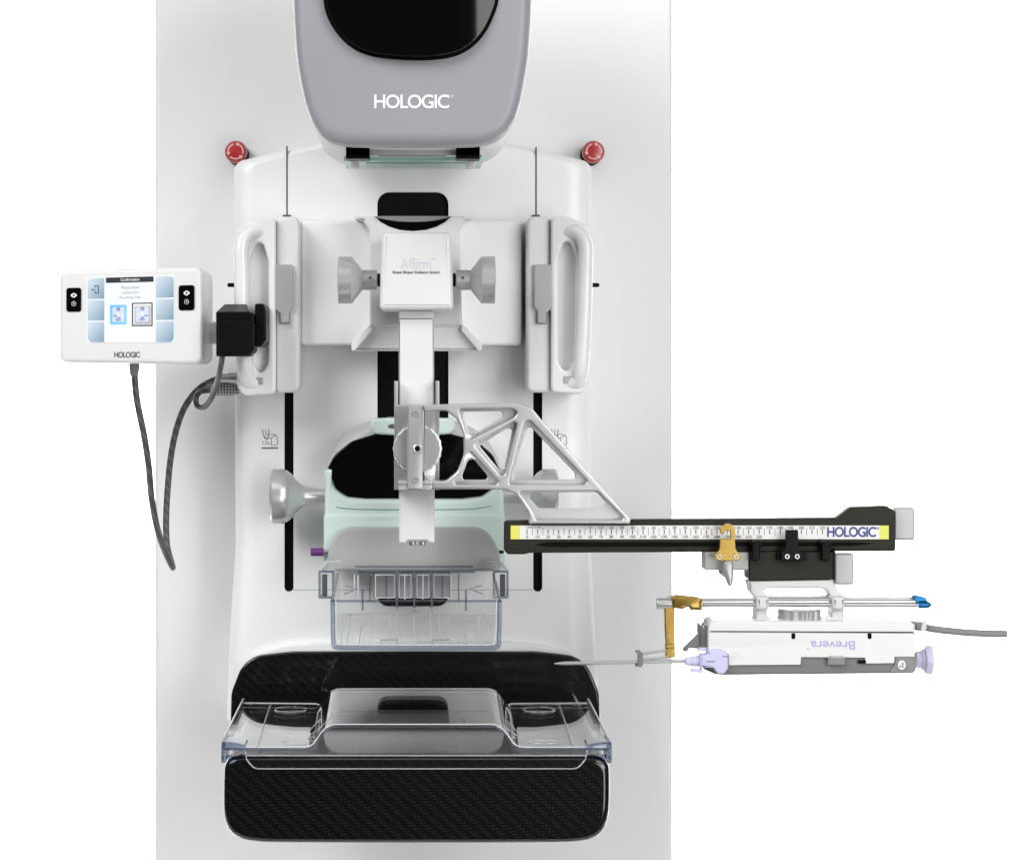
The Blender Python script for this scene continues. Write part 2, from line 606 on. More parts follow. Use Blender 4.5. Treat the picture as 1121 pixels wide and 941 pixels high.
part('panel_gap', join(box(586, 161, 587.7, 237, HD + .3, 3), box(582, 235.2, 591, 237.5, HD + 1, 3)), 'seam', c)
part('panel_seam', box(321, 645, 413, 645.7, HD + .15, 2), 'softseam', c)
part('panel_seam', box(491, 645, 584, 645.7, HD + .15, 2), 'softseam', c)
# stepped skirt round the table
sk = [(252, 800), (255, 752), (262, 732), (280, 715), (310, 706), (345, 703), (452, 702.5), (560, 703), (595, 706),
      (625, 715), (643, 732), (650, 752), (654, 800)]
part('table_skirt', plate(sk, HD + 7, 60, 2.2), 'shell', c)

# pictograms
def picto(dx, number):
    q = []
    X = lambda pts: [(x + dx, y) for x, y in pts]
    q.append(stroke(X([(287.5, 470), (288, 475), (289.5, 478), (292, 479.5), (294, 478), (294.5, 470)]), .8, HD + .25))
    q.append(stroke(X([(291, 470.5), (291, 476)]), .7, HD + .25))
    q.append(stroke(X([(289, 478), (291, 481), (297, 479), (302, 476), (303.5, 478), (304, 486), (302, 487), (297, 487.5), (297, 480)]), .6, HD + .25))
    q.append(stroke(X([(292, 476), (298, 475), (302, 476)]), .6, HD + .25))
    q.append(box(286.5 + dx, 489.5, 304.5 + dx, 491, HD + .25, .3))
    if number: q.append(text(number, 287.5 + dx, 482.5, 295.5 + dx, 486.5, HD + .25))
    return join(*q)
part('pictogram', picto(0, '1.5x'), 'darktext', c)
part('pictogram', picto(316.5, None), 'darktext', c)

# grab handles on both sides
def handle(f):
    o_ = f([(255.5, 268, 14), (262, 248, 16), (284, 238, 14), (301.8, 237.5, 6), (301.8, 431, 6), (268, 433, 9), (259.5, 424, 8)])
    h_ = f([(274, 284, 10), (280, 266, 9), (288, 266, 9), (294, 286, 12), (293.5, 398, 9), (288, 407, 9), (282, 407, 9), (276.5, 396, 10)])
    hd = part('grab_handle', plate(fillet(o_), 185, 73, 3.2, holes=[fillet(h_)], bres=6), 'glosswhite', c)
    # raised grip bar and the hollow behind the opening
    z = f([(0, 0)])[0][0]
    gx = lambda x, y, d: P(f([(x, y)])[0][0], y, d)
    part('grip_bar', tube([gx(285, 254, 178), gx(272, 255, 186), gx(264.5, 268, 190), gx(264.5, 300, 192), gx(266, 360, 192), gx(268.5, 400, 190), gx(271, 415, 184), gx(282, 420, 178)],
                          .0078, 12, 6), 'glosswhite', hd)
    part('grip_hollow', plate(f([(270, 258), (300, 258), (300, 414), (270, 414)]), 168, 8), 'shell', hd)
    pts = f([(278, 413, 1), (288, 413, 1), (288, 421, 1), (278, 421, 1)])
    part('grip_window', plate(fillet(pts), 186.2, 3, .5), 'latch', hd)
    part('locating_pin', lathe([(-.004, .0022), (.006, .0022), (.0075, .0014)], gx(257, 312, 160), (-1 if z < 452 else 1, 0, 0), 16), 'black', hd)
handle(lambda p: p)
handle(lambda p: [(905 - q[0], q[1] - 1.5, *q[2:]) for q in p])

# ------------------------------------------------------------------ X-ray tube head
t = thing('tube_head', 'rounded grey x-ray tube head with black window at top of the machine', 'x-ray head', P(452, 186, 150))
hp = [(318, -140), (319.5, -60), (321, 0), (324, 55), (330, 95), (338, 124), (347, 141), (358, 151), (374, 156.5), (400, 158), (452, 158.5), (504, 158),
      (528, 156.5), (545, 151), (557, 141), (566, 124), (573, 95), (579, 55), (582, 0), (583.5, -60), (585, -140)]
hp = smooth2(hp, 4)
part('front_shell', plate(hp, 420, 46, 11, bres=6), 'tube', t)
def sc(pts, kx, ky, c0=(452, 0)):
    return [(c0[0] + (p[0] - c0[0]) * kx, c0[1] + (p[1] - c0[1]) * ky) for p in pts]
part('rear_cover', plate(sc(hp, 1.004, 1.003), 376, 226, 5), 'shell', t)
wp = [(352, -90), (353, -30), (354, 0), (358, 18), (366, 33), (377, 46), (391, 56), (408, 62), (430, 65), (455, 66.3), (478, 65.5),
      (499, 61.5), (516, 52.5), (530, 38), (540, 19), (546, 0), (549, -30), (550, -90)]
wp = smooth2(wp, 5)
part('window_frame', plate(wp, 421.2, 6, 1.0), 'matte', t)
# glossy window, bowed slightly so it picks up the room light at its edge
ip = sc(wp, .965, .955, (450, 0))
gl = plate(ip, 423.5, 14, .8)
bm = bmesh.new(); bm.from_mesh(gl)
for k in range(46):
    x = P(350 + k * 4.4, 0, 423).x
    bmesh.ops.bisect_plane(bm, geom=bm.verts[:] + bm.edges[:] + bm.faces[:], plane_co=(x, 0, 0), plane_no=(1, 0, 0))
x0 = P(452, 0, 423).x
for v in bm.verts:
    v.co.y += (.0040 if v.co.x > x0 else .0012) * ((v.co.x - x0) / .05) ** 2 - .0095
bm.to_mesh(gl); bm.free()
part('window_glass', finish(gl, 60), 'gloss', t)
part('logo', join(text('HOLOGIC', 409.5, 103.5, 492, 119, 420.6, .020, spacing=.88), text('®', 493, 104, 497, 108, 420.6)), 'whitetext', t)
# underside: clips, slot, green exit window
zu = P(452, 158.4, 376).z - .0025
def ub(x0, x1, d0, d1, h, bev=.0006, z=None):
    zz = zu if z is None else z
    return wbox(x0, x1, -d1 / 1000, -d0 / 1000, zz - h, zz + .003, bev)
k = mm(350)
part('light_slot', ub((413 - CX) * k, (490 - CX) * k, 300, 322, .0015), 'matte', t)
part('light_rail', ub((404 - CX) * k, (500 - CX) * k, 323, 327, .003), 'alud', t)
k = mm(200)
part('exit_window', ub(-.068, .069, 156, 250, .0012, .0005), 'mintmid', t)
part('exit_filter', ub(-.047, .056, 180, 228, .0020, .0005), 'mintdark', t)
for sx in (-1, 1):
    x0, x1 = sorted((sx * .041, sx * .063))
    b = part('filter_clip', join(ub(x0, x1, 300, 352, .0058), ub(x0 + (sx < 0) * 0, x1, 325, 352, .0085)), 'black', t)
    x0, x1 = sorted((sx * .052, sx * .0600))
    part('clip_tab', join(ub(x0, x1, 285, 296, .0125), ub(min(x0, x1) + .002, max(x0, x1) + .003, 296, 299, .006)), 'offwhite', b)

# ------------------------------------------------------------------ biopsy guidance unit
u = thing('biopsy_guidance_unit', 'white guidance unit across the arm with two silver cone knobs', 'guidance unit', P(452, 384, 150))
part('cross_panel', plate(fillet([(329, 241, 5), (571, 241, 5), (571, 378, 5), (329, 378, 5)]), 152, 39, 3.5), 'shell', u)
for f in (lambda p: p, lambda p: mir(p, 452.4)):
    sb = part('side_bracket', plate(fillet(f([(302.3, 237, 5), (328, 237, 8), (328, 429.5, 8), (302.3, 430, 5)])), 176, 62, 4), 'white', u)
    la = part('latch', plate(fillet(f([(301, 289.5, 1), (320, 289.5, 1), (320, 336, 2), (316.5, 340, 1), (316.5, 353.5, 1), (307, 353.5, 1), (307, 343, 1), (301, 338, 2)])), 183, 12, 1), 'latch', sb)
    part('latch_tongue', plate(f(rr(307.8, 347, 315.8, 353, .8)), 184.2, 3, .5), 'grey', la)
    part('latch_gap', plate(fillet(f([(305.5, 341), (318, 341), (318, 355, 1), (305.5, 355, 1)])), 176.6, 3), 'softseam', la)
ch_o = fillet([(381, 236.5, 2), (397, 240, 8), (404, 252, 10), (405, 356, 1), (385, 375, 1), (385, 384, 2), (527, 384, 2), (527, 375, 1),
               (506, 356, 1), (503, 252, 10), (508, 240, 8), (525, 236.5, 2), (494, 237, 1), (487, 243), (478, 248), (466, 251.6), (452, 252.8), (438, 251.6), (426, 248), (417, 243), (410, 237, 1)])
part('centre_housing', plate(ch_o, 200, 60, 2.5), 'white', u)
part('notch_rim', plate(smooth2([(409, 236.8), (452, 236.4), (493, 236.8), (484, 240), (468, 242.4), (452, 243), (436, 242.4), (420, 240)], 4), 178, 12, .8), 'rimgrey', u)
part('notch_tray', plate(smooth2([(413, 240), (452, 239.5), (490, 240), (480, 249), (468, 254), (436, 254), (423, 249)]), 174, 10, 1), 'gloss', u)
# sloping lower face between the two diagonal fins
A = [P(406, 355, 206), P(505, 355, 206), P(523, 383.5, 162), P(388, 383.5, 162)]
B = [v + Vector((0, .035, 0)) for v in A]
part('lower_slope', hull_mesh(A + B), 'white', u)
for f in (lambda p: p, lambda p: mir(p, 456)):
    part('edge_fin', plate(fillet(f([(404.5, 356, .5), (406.5, 358, .5), (407, 362, .5), (388.5, 383.5, .8), (385, 384, 1), (384.5, 376, 1)])), 209, 50, .8), 'shell', u)
hb = part('head_box', plate(fillet([(417.5, 254, 5), (494, 254, 5), (496.5, 339, 5), (415.5, 339, 5)]), 300, 98, 5, bres=5), 'white', u)
part('name_print', join(text('Affirm', 438.5, 282, 472, 294.5, 300.5, -.012), text('TM', 473, 283, 476, 285, 300.5)), 'paletext', hb)
part('caption_print', text('Breast Biopsy Guidance System', 430, 296.3, 481, 300.3, 300.5, .008), 'darktext', hb)
kk = mm(250)
for s, xk in ((-1, 415), (1, 497)):
    og = P(xk, 306.5, 250)
    kn = part('knob', lathe([(.0155 * 1, .010 * .9), (.017, .0105), (.0262, .0225), (.0272, .0232), (.0395, .0234), (.0402, .0228), (.0404, 0)], og, (s, 0, 0), 56), 'alu', u)
    part('shaft_collar', lathe([(-.003, .0052), (.0018, .0055), (.002, .0094), (.0025, .0099), (.0152, .0099), (.0158, .0094)], og, (s, 0, 0), 40), 'alud', kn)
    part('set_screw', lathe([(-.001, .0016), (.0003, .0016)], og + Vector((s * .0085, -.0096, .0018)), (0, -1, .18), 14), 'seam', kn)
    part('shaft_seal', lathe([(-.001, .0066), (.0014, .0066)], og, (s, 0, 0), 24), 'black', kn)
vb = part('vertical_bar', join(plate(rr(436.5, 340.5, 475, 348.5, 1), 282, 24, 1), plate(fillet([(436.5, 349.3, .5), (475, 349.3, .5), (476, 594.5, 1), (470.5, 594.5, .5), (468, 591, 1), (446, 591, 1), (443.5, 594.5, .5), (437, 594.5, 1)]), 282, 24, 1.2)), 'white', u)
for x in (451.5, 462.5):
    part('bar_screw', lathe([(0, .0034), (.003, .0034), (.0036, .0025)], P(x, 592.5, 272), (0, 0, -1), 20), 'steel', vb)

# ------------------------------------------------------------------ compression carriage (mint)
m_ = thing('compression_carriage', 'mint green compression carriage with black display and mushroom knobs', 'carriage', P(452, 655, 120))
hood = [(357, 590), (357, 520), (361, 502), (370, 485), (384, 471), (402, 462), (425, 457), (478, 457), (502, 462), (520, 470), (535, 483), (545, 500), (549, 520), (549, 590)]
part('hood', plate(hood, 160, 47, 14, bres=6), 'offwhite', m_)
scp = fillet([(358, 513, 6), (366, 498, 20), (384, 483, 20), (412, 474.5, 15), (492, 474.5, 15), (522, 482, 20), (540, 498, 20), (547, 514, 6), (541, 534, 10), (526, 547, 10), (380, 547, 12), (366, 536, 12)])
part('display', plate(scp, 168, 14, 1.5), 'gloss', m_)
mb = fillet([(354.5, 600, 2), (355.5, 545, 30), (358, 513, .6), (359.3, 512.5, .6), (362, 523, 12), (367, 536, 14), (380, 544.5, 14), (400, 546.5, 20), (506, 546.5, 20), (528, 544, 14), (540, 535, 14), (545.8, 523, 12), (547.6, 512.5, .6), (549, 513, .6), (551.5, 545, 30), (552.5, 600, 2)])
part('mint_body', plate(mb, 184, 62, 5, bres=5), 'mint', m_)
part('lower_body', plate(fillet([(354.3, 562, 4), (552.6, 562, 4), (553, 622, 3), (354, 622, 3)]), 187, 62, 4), 'mint', m_)
part('body_groove', tube([P(368, 555, 183.6), P(380, 556.5, 183.8), P(400, 557.3, 183.8), P(452, 557.8, 183.8), P(505, 557.3, 183.8), P(525, 556, 183.8), P(538, 553.5, 183.6)], .0007, 4, 6), 'mintdark', m_)
tb = part('top_tab', plate(fillet([(407, 458, 5), (452, 457), (497, 458, 5), (499.5, 468, 5), (494, 475, 7), (468, 477), (436, 477), (410, 475, 7), (404.5, 468, 5)]), 182, 30, 3), 'mint', m_)
for x in (431, 473):
    part('tab_recess', plate(ell(x, 466.5, 6.5, 2.6), 182.4, 2), 'seam', tb)
fp = part('front_plate', plate(fillet([(357.5, 625, 2), (359, 604, 24), (372, 577.5, 26), (533, 577.5, 26), (547, 604, 24), (548.5, 625, 2)]), 200, 14, 2.2), 'grey', m_)
part('paddle_mount', box(408, 612, 493, 655, 172, 58, 2, 2), 'grey', m_)
for s, x in ((-1, 356), (1, 550)):
    og = P(x, 543, 150); q = mm(150)
    part('knob', lathe([(-.004, .0078), (8 * q, .0082), (20 * q, .0088), (26 * q, .0118), (32 * q, .0172), (37 * q, .0232), (42 * q, .0268), (48 * q, .0282),
                        (57 * q, .0284), (59.5 * q, .0268), (61 * q, .020), (62 * q, .010), (62.2 * q, 0)], og, (s, 0, 0), 56), 'alu', m_)
    og = P(357.5 if s < 0 else 549, 604, 190)
    if s < 0:
        pn = part('pin', lathe([(.003, .0037), (.0035, .0041), (.0155, .0041), (.016, .0037)], og, (-1, 0, 0), 24), 'purple', m_)
        part('pin_ferrule', lathe([(-.004, .0026), (.0035, .0026)], og, (-1, 0, 0), 20), 'chrome', pn)
    else:
        part('pin', lathe([(-.003, .0014), (.0022, .0014)], og, (1, 0, 0), 16), 'black', m_)

# ------------------------------------------------------------------ clear compression paddle
pd = thing('compression_paddle', 'clear plastic compression paddle tray hanging under the mint carriage', 'paddle', P(452, 700, 260))
F0, B0 = 330, 205
def quad(pts, th=.0016):
    """thin panel through four world points"""
    a, b, c_, d_ = [Vector(p) for p in pts]
    n_ = (b - a).cross(d_ - a).normalized() * th / 2
    bm = bmesh.new()
    lo = [bm.verts.new(p - n_) for p in (a, b, c_, d_)]; hi = [bm.verts.new(p + n_) for p in (a, b, c_, d_)]
    bm.faces.new(lo[::-1]); bm.faces.new(hi)
    for i in range(4):
        j = (i + 1) % 4
        bm.faces.new((lo[i], lo[j], hi[j], hi[i]))
    bmesh.ops.recalc_face_normals(bm, faces=bm.faces)
    me = bpy.data.meshes.new('q'); bm.to_mesh(me); bm.free()
    return me
flr = [P(366, 707, F0), P(545, 707, F0), P(534, 671, B0), P(375, 671, B0)]
part('floor', quad(flr), 'clear', pd)
part('front_wall', quad([P(364, 657, F0), P(547, 657, F0), P(545.5, 707, F0), P(365.5, 707, F0)]), 'clear', pd)
part('rear_wall', quad([P(369, 622, B0), P(540, 622, B0), P(534, 671, B0), P(375, 671, B0)]), 'clear', pd)
for xa, xb, xc, xd in ((364, 369, 375, 366), (547, 540, 534, 545)):
    part('side_wall', quad([P(xa, 657, F0), P(xb, 628, B0), P(xc, 671, B0), P(xd, 707, F0)]), 'clear', pd)
rim = [P(364, 657, F0), P(364.5, 690, F0), P(364.8, 704.5, F0), P(366.3, 707.6, F0), P(370, 708.6, F0), P(452, 708.8, F0), P(541, 708.6, F0), P(544.9, 707.6, F0), P(546.3, 704.5, F0), P(546.6, 690, F0), P(547, 657, F0)]
part('front_rim', tube(rim, .0024, 8), 'clearedge', pd)
part('front_rim', tube([v + Vector((0, -.0006, 0)) for v in [P(367.5, 657, F0), P(368, 690, F0), P(369.5, 703, F0), P(375, 705.6, F0), P(452, 705.8, F0), P(536, 705.6, F0), P(541, 703, F0), P(543, 690, F0), P(543.5, 657, F0)]], .0006, 6), 'clearlight', pd)  # thin white line painted as the rim's inner highlight
part('top_rim', join(tube([P(363, 657.5, F0), P(548, 657.5, F0)], .0011, 6)), 'clearedge', pd)
part('side_rim', tube([P(364, 657, F0), P(367, 640, 270), P(369, 628, B0)], .0016, 6), 'clearedge', pd)
part('side_rim', tube([P(547, 657, F0), P(543, 640, 270), P(540, 628, B0)], .0016, 6), 'clearedge', pd)
part('top_flange', join(quad([P(358, 613, 207), P(548, 613, 207), P(541, 626, 225), P(368, 626, 225)], .002)), 'clear', pd)
part('flange_bar', join(tube([P(389, 620, 212), P(518, 620, 212)], .0010, 6), tube([P(392, 625.5, 226), P(520, 625.5, 226)], .0013, 6)), 'clearedge', pd)
for x in (434.5, 453.5, 472.5):
    part('rib', join(quad([P(x - 1.2, 626, 226), P(x + 1.2, 626, 226), P(x + 1.2, 668, 226), P(x - 1.2, 668, 226)], .010),
                     tube([P(x, 626, 234), P(x, 663, 236)], .0008, 6)), 'clearedge', pd)
    part('rib_foot', lathe([(-.001, .0012), (.001, .0012)], P(x, 666.5, 238), (0, -1, 0), 12), 'steel', pd)
for x in (405, 423, 484, 502):
    part('rib', quad([P(x - .8, 628, 222), P(x + .8, 628, 222), P(x + .8, 657, 222), P(x - .8, 657, 222)], .012), 'clearedge', pd)
for x in (388, 392, 443, 463, 515, 519):
    part('glint_strip', tube([P(x, 629, 224), P(x, 656, 224)], .0007, 4), 'clearlight', pd)  # whitened strips painted as upright glints
for x in (397, 510):
    part('rib', join(quad([P(x - 1.1, 645, 240), P(x + 1.1, 645, 240), P(x + 1.1, 668, 240), P(x - 1.1, 668, 240)], .004)), 'clearedge', pd)
for x0_, x1_ in ((437, 450), (456.5, 469.5), (411, 432), (475, 494)):
    part('window_cell', tube([P(x0_, 629, 228), P(x1_, 629, 228), P(x1_, 654, 228), P(x0_, 654, 228)], .0006, 4, closed=True), 'clearlight', pd)
for x0_, x1_ in ((417, 435), (474, 493)):
    part('floor_mark', tube([P(x0_, 706, 329), P(x0_, 700, 305), P(x1_, 700, 305), P(x1_, 706, 329)], .0005, 4), 'clearedge', pd)
for x in (384, 396, 428, 434, 453, 471, 480, 508, 523):
    part('floor_rib', tube([P(x, 672 if x not in (396, 508) else 685, B0 + 6), P(CX + (x - CX) * 1.06, 704.5, 324)], .0006, 4), 'clearlight', pd)  # ribs in the whitened mix, painted as bright streaks
part('floor_edge', tube([P(373, 705, 322), P(376, 672, B0 + 4), P(533, 672, B0 + 4), P(537, 705, 322)], .0006, 4), 'clearlight', pd)
for f in (lambda x: x, lambda x: 905.5 - x):
    def fr(x0, y0, x1, y1, w_, d, th, m__='clearedge'):
        a, b = sorted((f(x0), f(x1)))
        return plate(rr(a, y0, b, y1, 1.5), d, th, .5, holes=[rr(a + w_, y0 + w_, b - w_, y1 - w_, 1)])
    cl = part('side_clip', fr(348.5, 624, 366, 655, 2.6, 252, 26), 'clearedge', pd)
    a, b = sorted((f(352.5), f(358)))
    part('clip_core', box(a, 629, b, 651, 240, 10, .8, 1), 'dgrey', cl)
    a, b = sorted((f(348.5), f(366)))
    part('clip_face', box(a, 624, b, 655, 251.5, 1.4), 'clear', cl)
    part('clip_arm', tube([P(f(350), 624, 250), P(f(356), 616, 225), P(f(372), 614, 212)], .0012, 6), 'clearlight', cl)
    part('clip_post', box(min(f(375), f(379)), 630, max(f(375), f(379)), 655, 235, 6, .5), 'clear', cl)
    part('clip_spring', tube([P(f(377), 650, 236), P(f(392), 644, 236), P(f(378), 641, 236)], .0007, 4), 'clearedge', cl)

# ------------------------------------------------------------------ breast platform (carbon)
bp_ = thing('breast_platform', 'black carbon fibre support table with rounded front below the paddle', 'support table', P(452, 921, 120))
FD = 420
zf = P(452, 827, FD).z; zr = P(452, 756, 122).z
front = [(246, 846), (248, 836), (253, 830), (262, 827.3), (290, 827), (452, 827), (620, 827), (649, 827.3), (659, 830), (664.5, 836), (666.5, 846),
         (666.3, 880), (664, 898), (658, 910), (648, 917), (632, 920.5), (600, 921.8), (452, 922.3), (312, 921.8), (280, 920.5), (264, 917), (253.5, 910), (247.5, 898), (245.6, 880)]
front = smooth2([(456 + (x - 456) * 1.0085, y + (1.2 if y > 860 else 0)) for x, y in front], 3)
def slab():
    """front outline swept back with a gently rising top and a tucked rear"""
    bm = bmesh.new()
    rings = []
    z_mid = P(0, 875, FD).z
    stations = [(FD - 14, .0, -.004), (FD - 4, .0, -.0012), (FD, .0, -.004)]
    base = [P(x, y, FD) for x, y in front]
    cxm = P(456, 0, FD).x
    def ring(d, ins, back):
        k = (FD - d) / (FD - 122)
        r_ = []
        for p in base:
            x = cxm + (p.x - cxm) * (1 - ins / .17) * (1 - .035 * max(k, 0))
            zc = z_mid + (p.z - z_mid) * (1 - ins / .04)
            up = min((p.z - z_mid) / (zf - z_mid), 1)
            zc += max(up, 0) * k * (zr - zf) if k > 0 else 0
            r_.append(bm.verts.new((x, -d / 1000, zc)))
        return r_
    for d, ins in ((FD, .0062), (FD, .0045), (FD - 1.2, .002), (FD - 4, .0005), (FD - 9, 0), (FD - 80, 0), (FD - 180, 0), (122, 0), (60, 0)):
        rings.append(ring(d, ins, 0))
    n = len(base)
    bm.faces.new(rings[0])
    for a, b in zip(rings, rings[1:]):
        for i in range(n):
            bm.faces.new((a[i], a[(i + 1) % n], b[(i + 1) % n], b[i]))
    bm.faces.new(rings[-1][::-1])
    bmesh.ops.recalc_face_normals(bm, faces=bm.faces)
    me = bpy.data.meshes.new('slab'); bm.to_mesh(me); bm.free()
    return finish(me, 40)
part('table_body', slab(), 'carbon', bp_)
part('rear_riser', plate(fillet([(252, 800, 0), (253, 758, 30), (268, 719, 48), (320, 713, 120), (452, 712.5), (588, 713, 120), (640, 719, 48), (656, 758, 30), (657, 800, 0)], 10), 128, 12, 2.5), 'carbon', bp_)

# ------------------------------------------------------------------ clear tray over the platform
tr = thing('positioning_tray', 'clear moulded plastic tray lying over the black carbon table', 'tray', P(452, 819, 300))
TF, TB = 424, 200
kf = mm(TF)
pr = [(-206, 418), (-118, 418), (-113, 417), (-108, 413.5), (-101, 403), (-95, 396.5), (-88, 393.5), (-82, 393), (84, 393), (90, 393.5), (97, 396.5), (103, 403), (110, 413.5), (115, 417), (120, 418), (213, 418)]
prof_f = [Vector((a * kf, 0, EZ - b * kf)) for a, b in pr]
def tray_at(k, d):
    out_ = []
    for p in prof_f:
        h = min(max((.108 * .93 - abs(p.x - .0008)) / .016, 0), 1)      # 0 on the wings, 1 on the raised middle
        dd = TF + (TB + 80 * h - TF) * k
        out_.append(Vector((p.x * (1 - .010 * k * (1 - h) + .010 * k * h), -dd / 1000, p.z + k * (.0075 + .005 * h))))
    return out_
bm = bmesh.new()
rows = []
for k in (0, .25, .5, .75, 1):
    d = TF + (TB - TF) * k
    top = tray_at(k, d)
    rows.append(([bm.verts.new(p) for p in top], [bm.verts.new(p - Vector((0, 0, .0022))) for p in top]))
n = len(pr)
for (a, a2), (b, b2) in zip(rows, rows[1:]):
    for i in range(n - 1):
        bm.faces.new((a[i], a[i + 1], b[i + 1], b[i])); bm.faces.new((a2[i], b2[i], b2[i + 1], a2[i + 1]))
    for i in (0, n - 1):
        bm.faces.new((a[i], b[i], b2[i], a2[i]))
for a, a2 in (rows[0], rows[-1]):
    for i in range(n - 1): bm.faces.new((a[i], a[i + 1], a2[i + 1], a2[i]))
bmesh.ops.recalc_face_normals(bm, faces=bm.faces)
me = bpy.data.meshes.new('tray'); bm.to_mesh(me); bm.free()
part('tray_sheet', finish(me, 50), 'clearglossy', tr)
ff = tray_at(0, TF); bb = tray_at(1, TB)
part('front_edge', join(tube([p + Vector((0, -.0004, -.001)) for p in ff], .0016, 6)), 'clearedge', tr)
part('front_edge', tube([p + Vector((0, -.0018, .0008)) for p in ff], .0006, 4), 'clearlight', tr)
part('rear_edge', tube([p for p in bb[:3]], .0008, 4), 'clearsoft', tr)
part('rear_edge', tube([p for p in bb[-3:]], .0008, 4), 'clearsoft', tr)
part('rear_edge', tube([p for p in bb[5:11]], .0006, 4), 'clearsoft', tr)
lip = fillet([(268, 819.5, 2), (270, 831, 6), (278, 841, 12), (632, 841, 12), (641, 831, 6), (643, 819.5, 2)])
part('front_lip', plate(lip, 426, 2.2, .6), 'clear', tr)
part('lip_edge', tube([P(x, y, 427) for x, y in lip[3:-3]], .0006, 4), 'clearsoft', tr)
part('lip_edge', tube([P(270, 826.5, 427), P(641, 826.5, 427)], .0007, 4), 'clearsoft', tr)
# box wall under the raised middle
part('hump_front', plate([(CX + a, CY + b) for a, b in pr[2:14]] + [(CX + 115, CY + 419.5), (CX - 113, CY + 419.5)], 421, 1.5), 'clear', tr)
for s, i in ((-1, 0), (1, -1)):
    w0, w1 = ff[i], bb[i]
    dx = s * .0012
    part('side_wall', quad([w0 + Vector((dx, 0, .008)), w1 + Vector((dx, 0, .004)), w1 + Vector((dx, 0, -.003)), w0 + Vector((dx, 0, -.012))], .002), 'clear', tr)
    part('side_edge', tube([w0 + Vector((dx, 0, .008)), w1 + Vector((dx, 0, .004))], .0011, 6), 'clearsoft', tr)
    xa, xb = (242, 247.5) if s < 0 else (664.5, 670)
    ya = sorted((xa, 269 if s < 0 else 642))
    cl = part('corner_clip', join(box(xa, 811.5, xb, 835, 432, 40, 1, 1.5), plate(fillet([(243, 811.5, 1), (256, 812, 5), (269, 815, 3), (269, 819, 1), (243, 820, 1)]) if s < 0 else
              fillet([(669, 811.5, 1), (656, 812, 5), (642, 815, 3), (642, 819, 1), (669, 820, 1)]), 430, 30, 1)), 'blueclip', tr)
    xr = (281, 296) if s < 0 else (628, 612)
    wz = lambda d: ff[0].z + (TF - d) / (TF - TB) * .0075 + .0006
    def onwing(px, d): 
        v = P(px, 800, d); v.z = wz(d); return v
    part('score_line', tube([onwing(xr[0], TF - 4), onwing(xr[1], TB + 12)], .0007, 4), 'clearsoft', tr)
    cx_ = 318 if s < 0 else 590
    ctr = onwing(cx_, 238)
    part('boss_ring', tube([ctr + Vector((.0155 * math.cos(a * PI / 16), .017 * math.sin(a * PI / 16), 0)) for a in range(32)], .00045, 4, closed=True), 'clearsoft', tr)
    cx_ = 326 if s < 0 else 597
    ctr = onwing(cx_, 400)
    part('boss_ring', tube([ctr + Vector((.0150 * math.cos(a * PI / 16), .010 * math.sin(a * PI / 16), 0)) for a in range(32)], .0004, 4, closed=True), 'clearsoft', tr)
    # ring moulded into the sloping flank
    fc = Vector((s * .0865, -.375, (ff[3].z + ff[6].z) / 2 + .002))
    e1 = Vector((s * .0115, 0, -.0098)); e2 = Vector((0, .030, 0))
    part('flank_ring', tube([fc + e1 * math.cos(a * PI / 16) + e2 * math.sin(a * PI / 16) for a in range(32)], .00045, 4, closed=True), 'clearsoft', tr)

# ------------------------------------------------------------------ lateral biopsy arm: clamp, truss, rail
la = thing('lateral_arm', 'silver truss bracket carrying a long black ruler rail to the right', 'biopsy arm', P(456, 535, 330))
part('clamp_plate', plate(fillet([(431.5, 443, 1), (462, 443, 1), (477.5, 443, 1), (477.5, 535.5, 1), (431.5, 535.5, 1)]), 306, 20, 1.2), 'alu', la)
for x0_, x1_ in ((431.5, 435.5), (477, 481)):
    part('clamp_rail', box(x0_, 417, x1_, 536, 300, 34, .8), 'alu', la)
tw = part('thumbwheel', lathe([(-.022, .0215), (-.020, .0228), (-.002, .0232), (-.0012, .0231), (-.0003, .0225), (0, .0217), (0, .0213), (0, .004), (0, 0)], P(457, 491, 326), (0, -1, 0), 200, 20, .012), 'alu', la)
st = part('clamp_strip', plate(rr(446, 443.5, 463, 536, .6), 345, 20, 1), 'alud', la)
screw(454.5, 452.3, 345.3, 3.6, st); screw(454.5, 524.8, 345.3, 3.6, st)
part('socket', lathe([(0, .0042), (.0008, .0042), (.0012, .0034), (.0010, .0026), (-.006, .0024), (-.006, 0)], P(456.8, 491, 345.3), (0, -1, 0), 28), 'steel', st)
part('socket_hole', lathe([(0, .0025), (.0004, .0025)], P(456.8, 491, 346), (0, -1, 0), 20), 'black', st)
for x0_, x1_ in ((436, 446), (462.5, 472.5)):
    part('clamp_foot', join(box(x0_, 526, x1_, 530, 343, 34, .8), box(x0_, 530, x1_, 536.5, 341.6, 34, .8)), 'alu', la)
TD = 340
outl = fillet([(463, 443.5, 1), (470, 443, 2), (566, 440.8, 16), (583, 447, 14), (594, 461, 30), (690, 568, 3), (690, 573, 1.5), (579, 573, 1.5), (579, 562, 12), (566, 541, 12), (554, 535.5, 8), (463, 535.5, 1)])
hole0 = fillet([(463, 450, 6), (470, 449.5, 3), (489, 449, 8), (500, 458, 14), (507.8, 475, 20), (508, 498, 22), (501, 516, 14), (489, 526.3, 10), (477, 526.8, 12), (467, 519, 8), (463, 512, 2)])
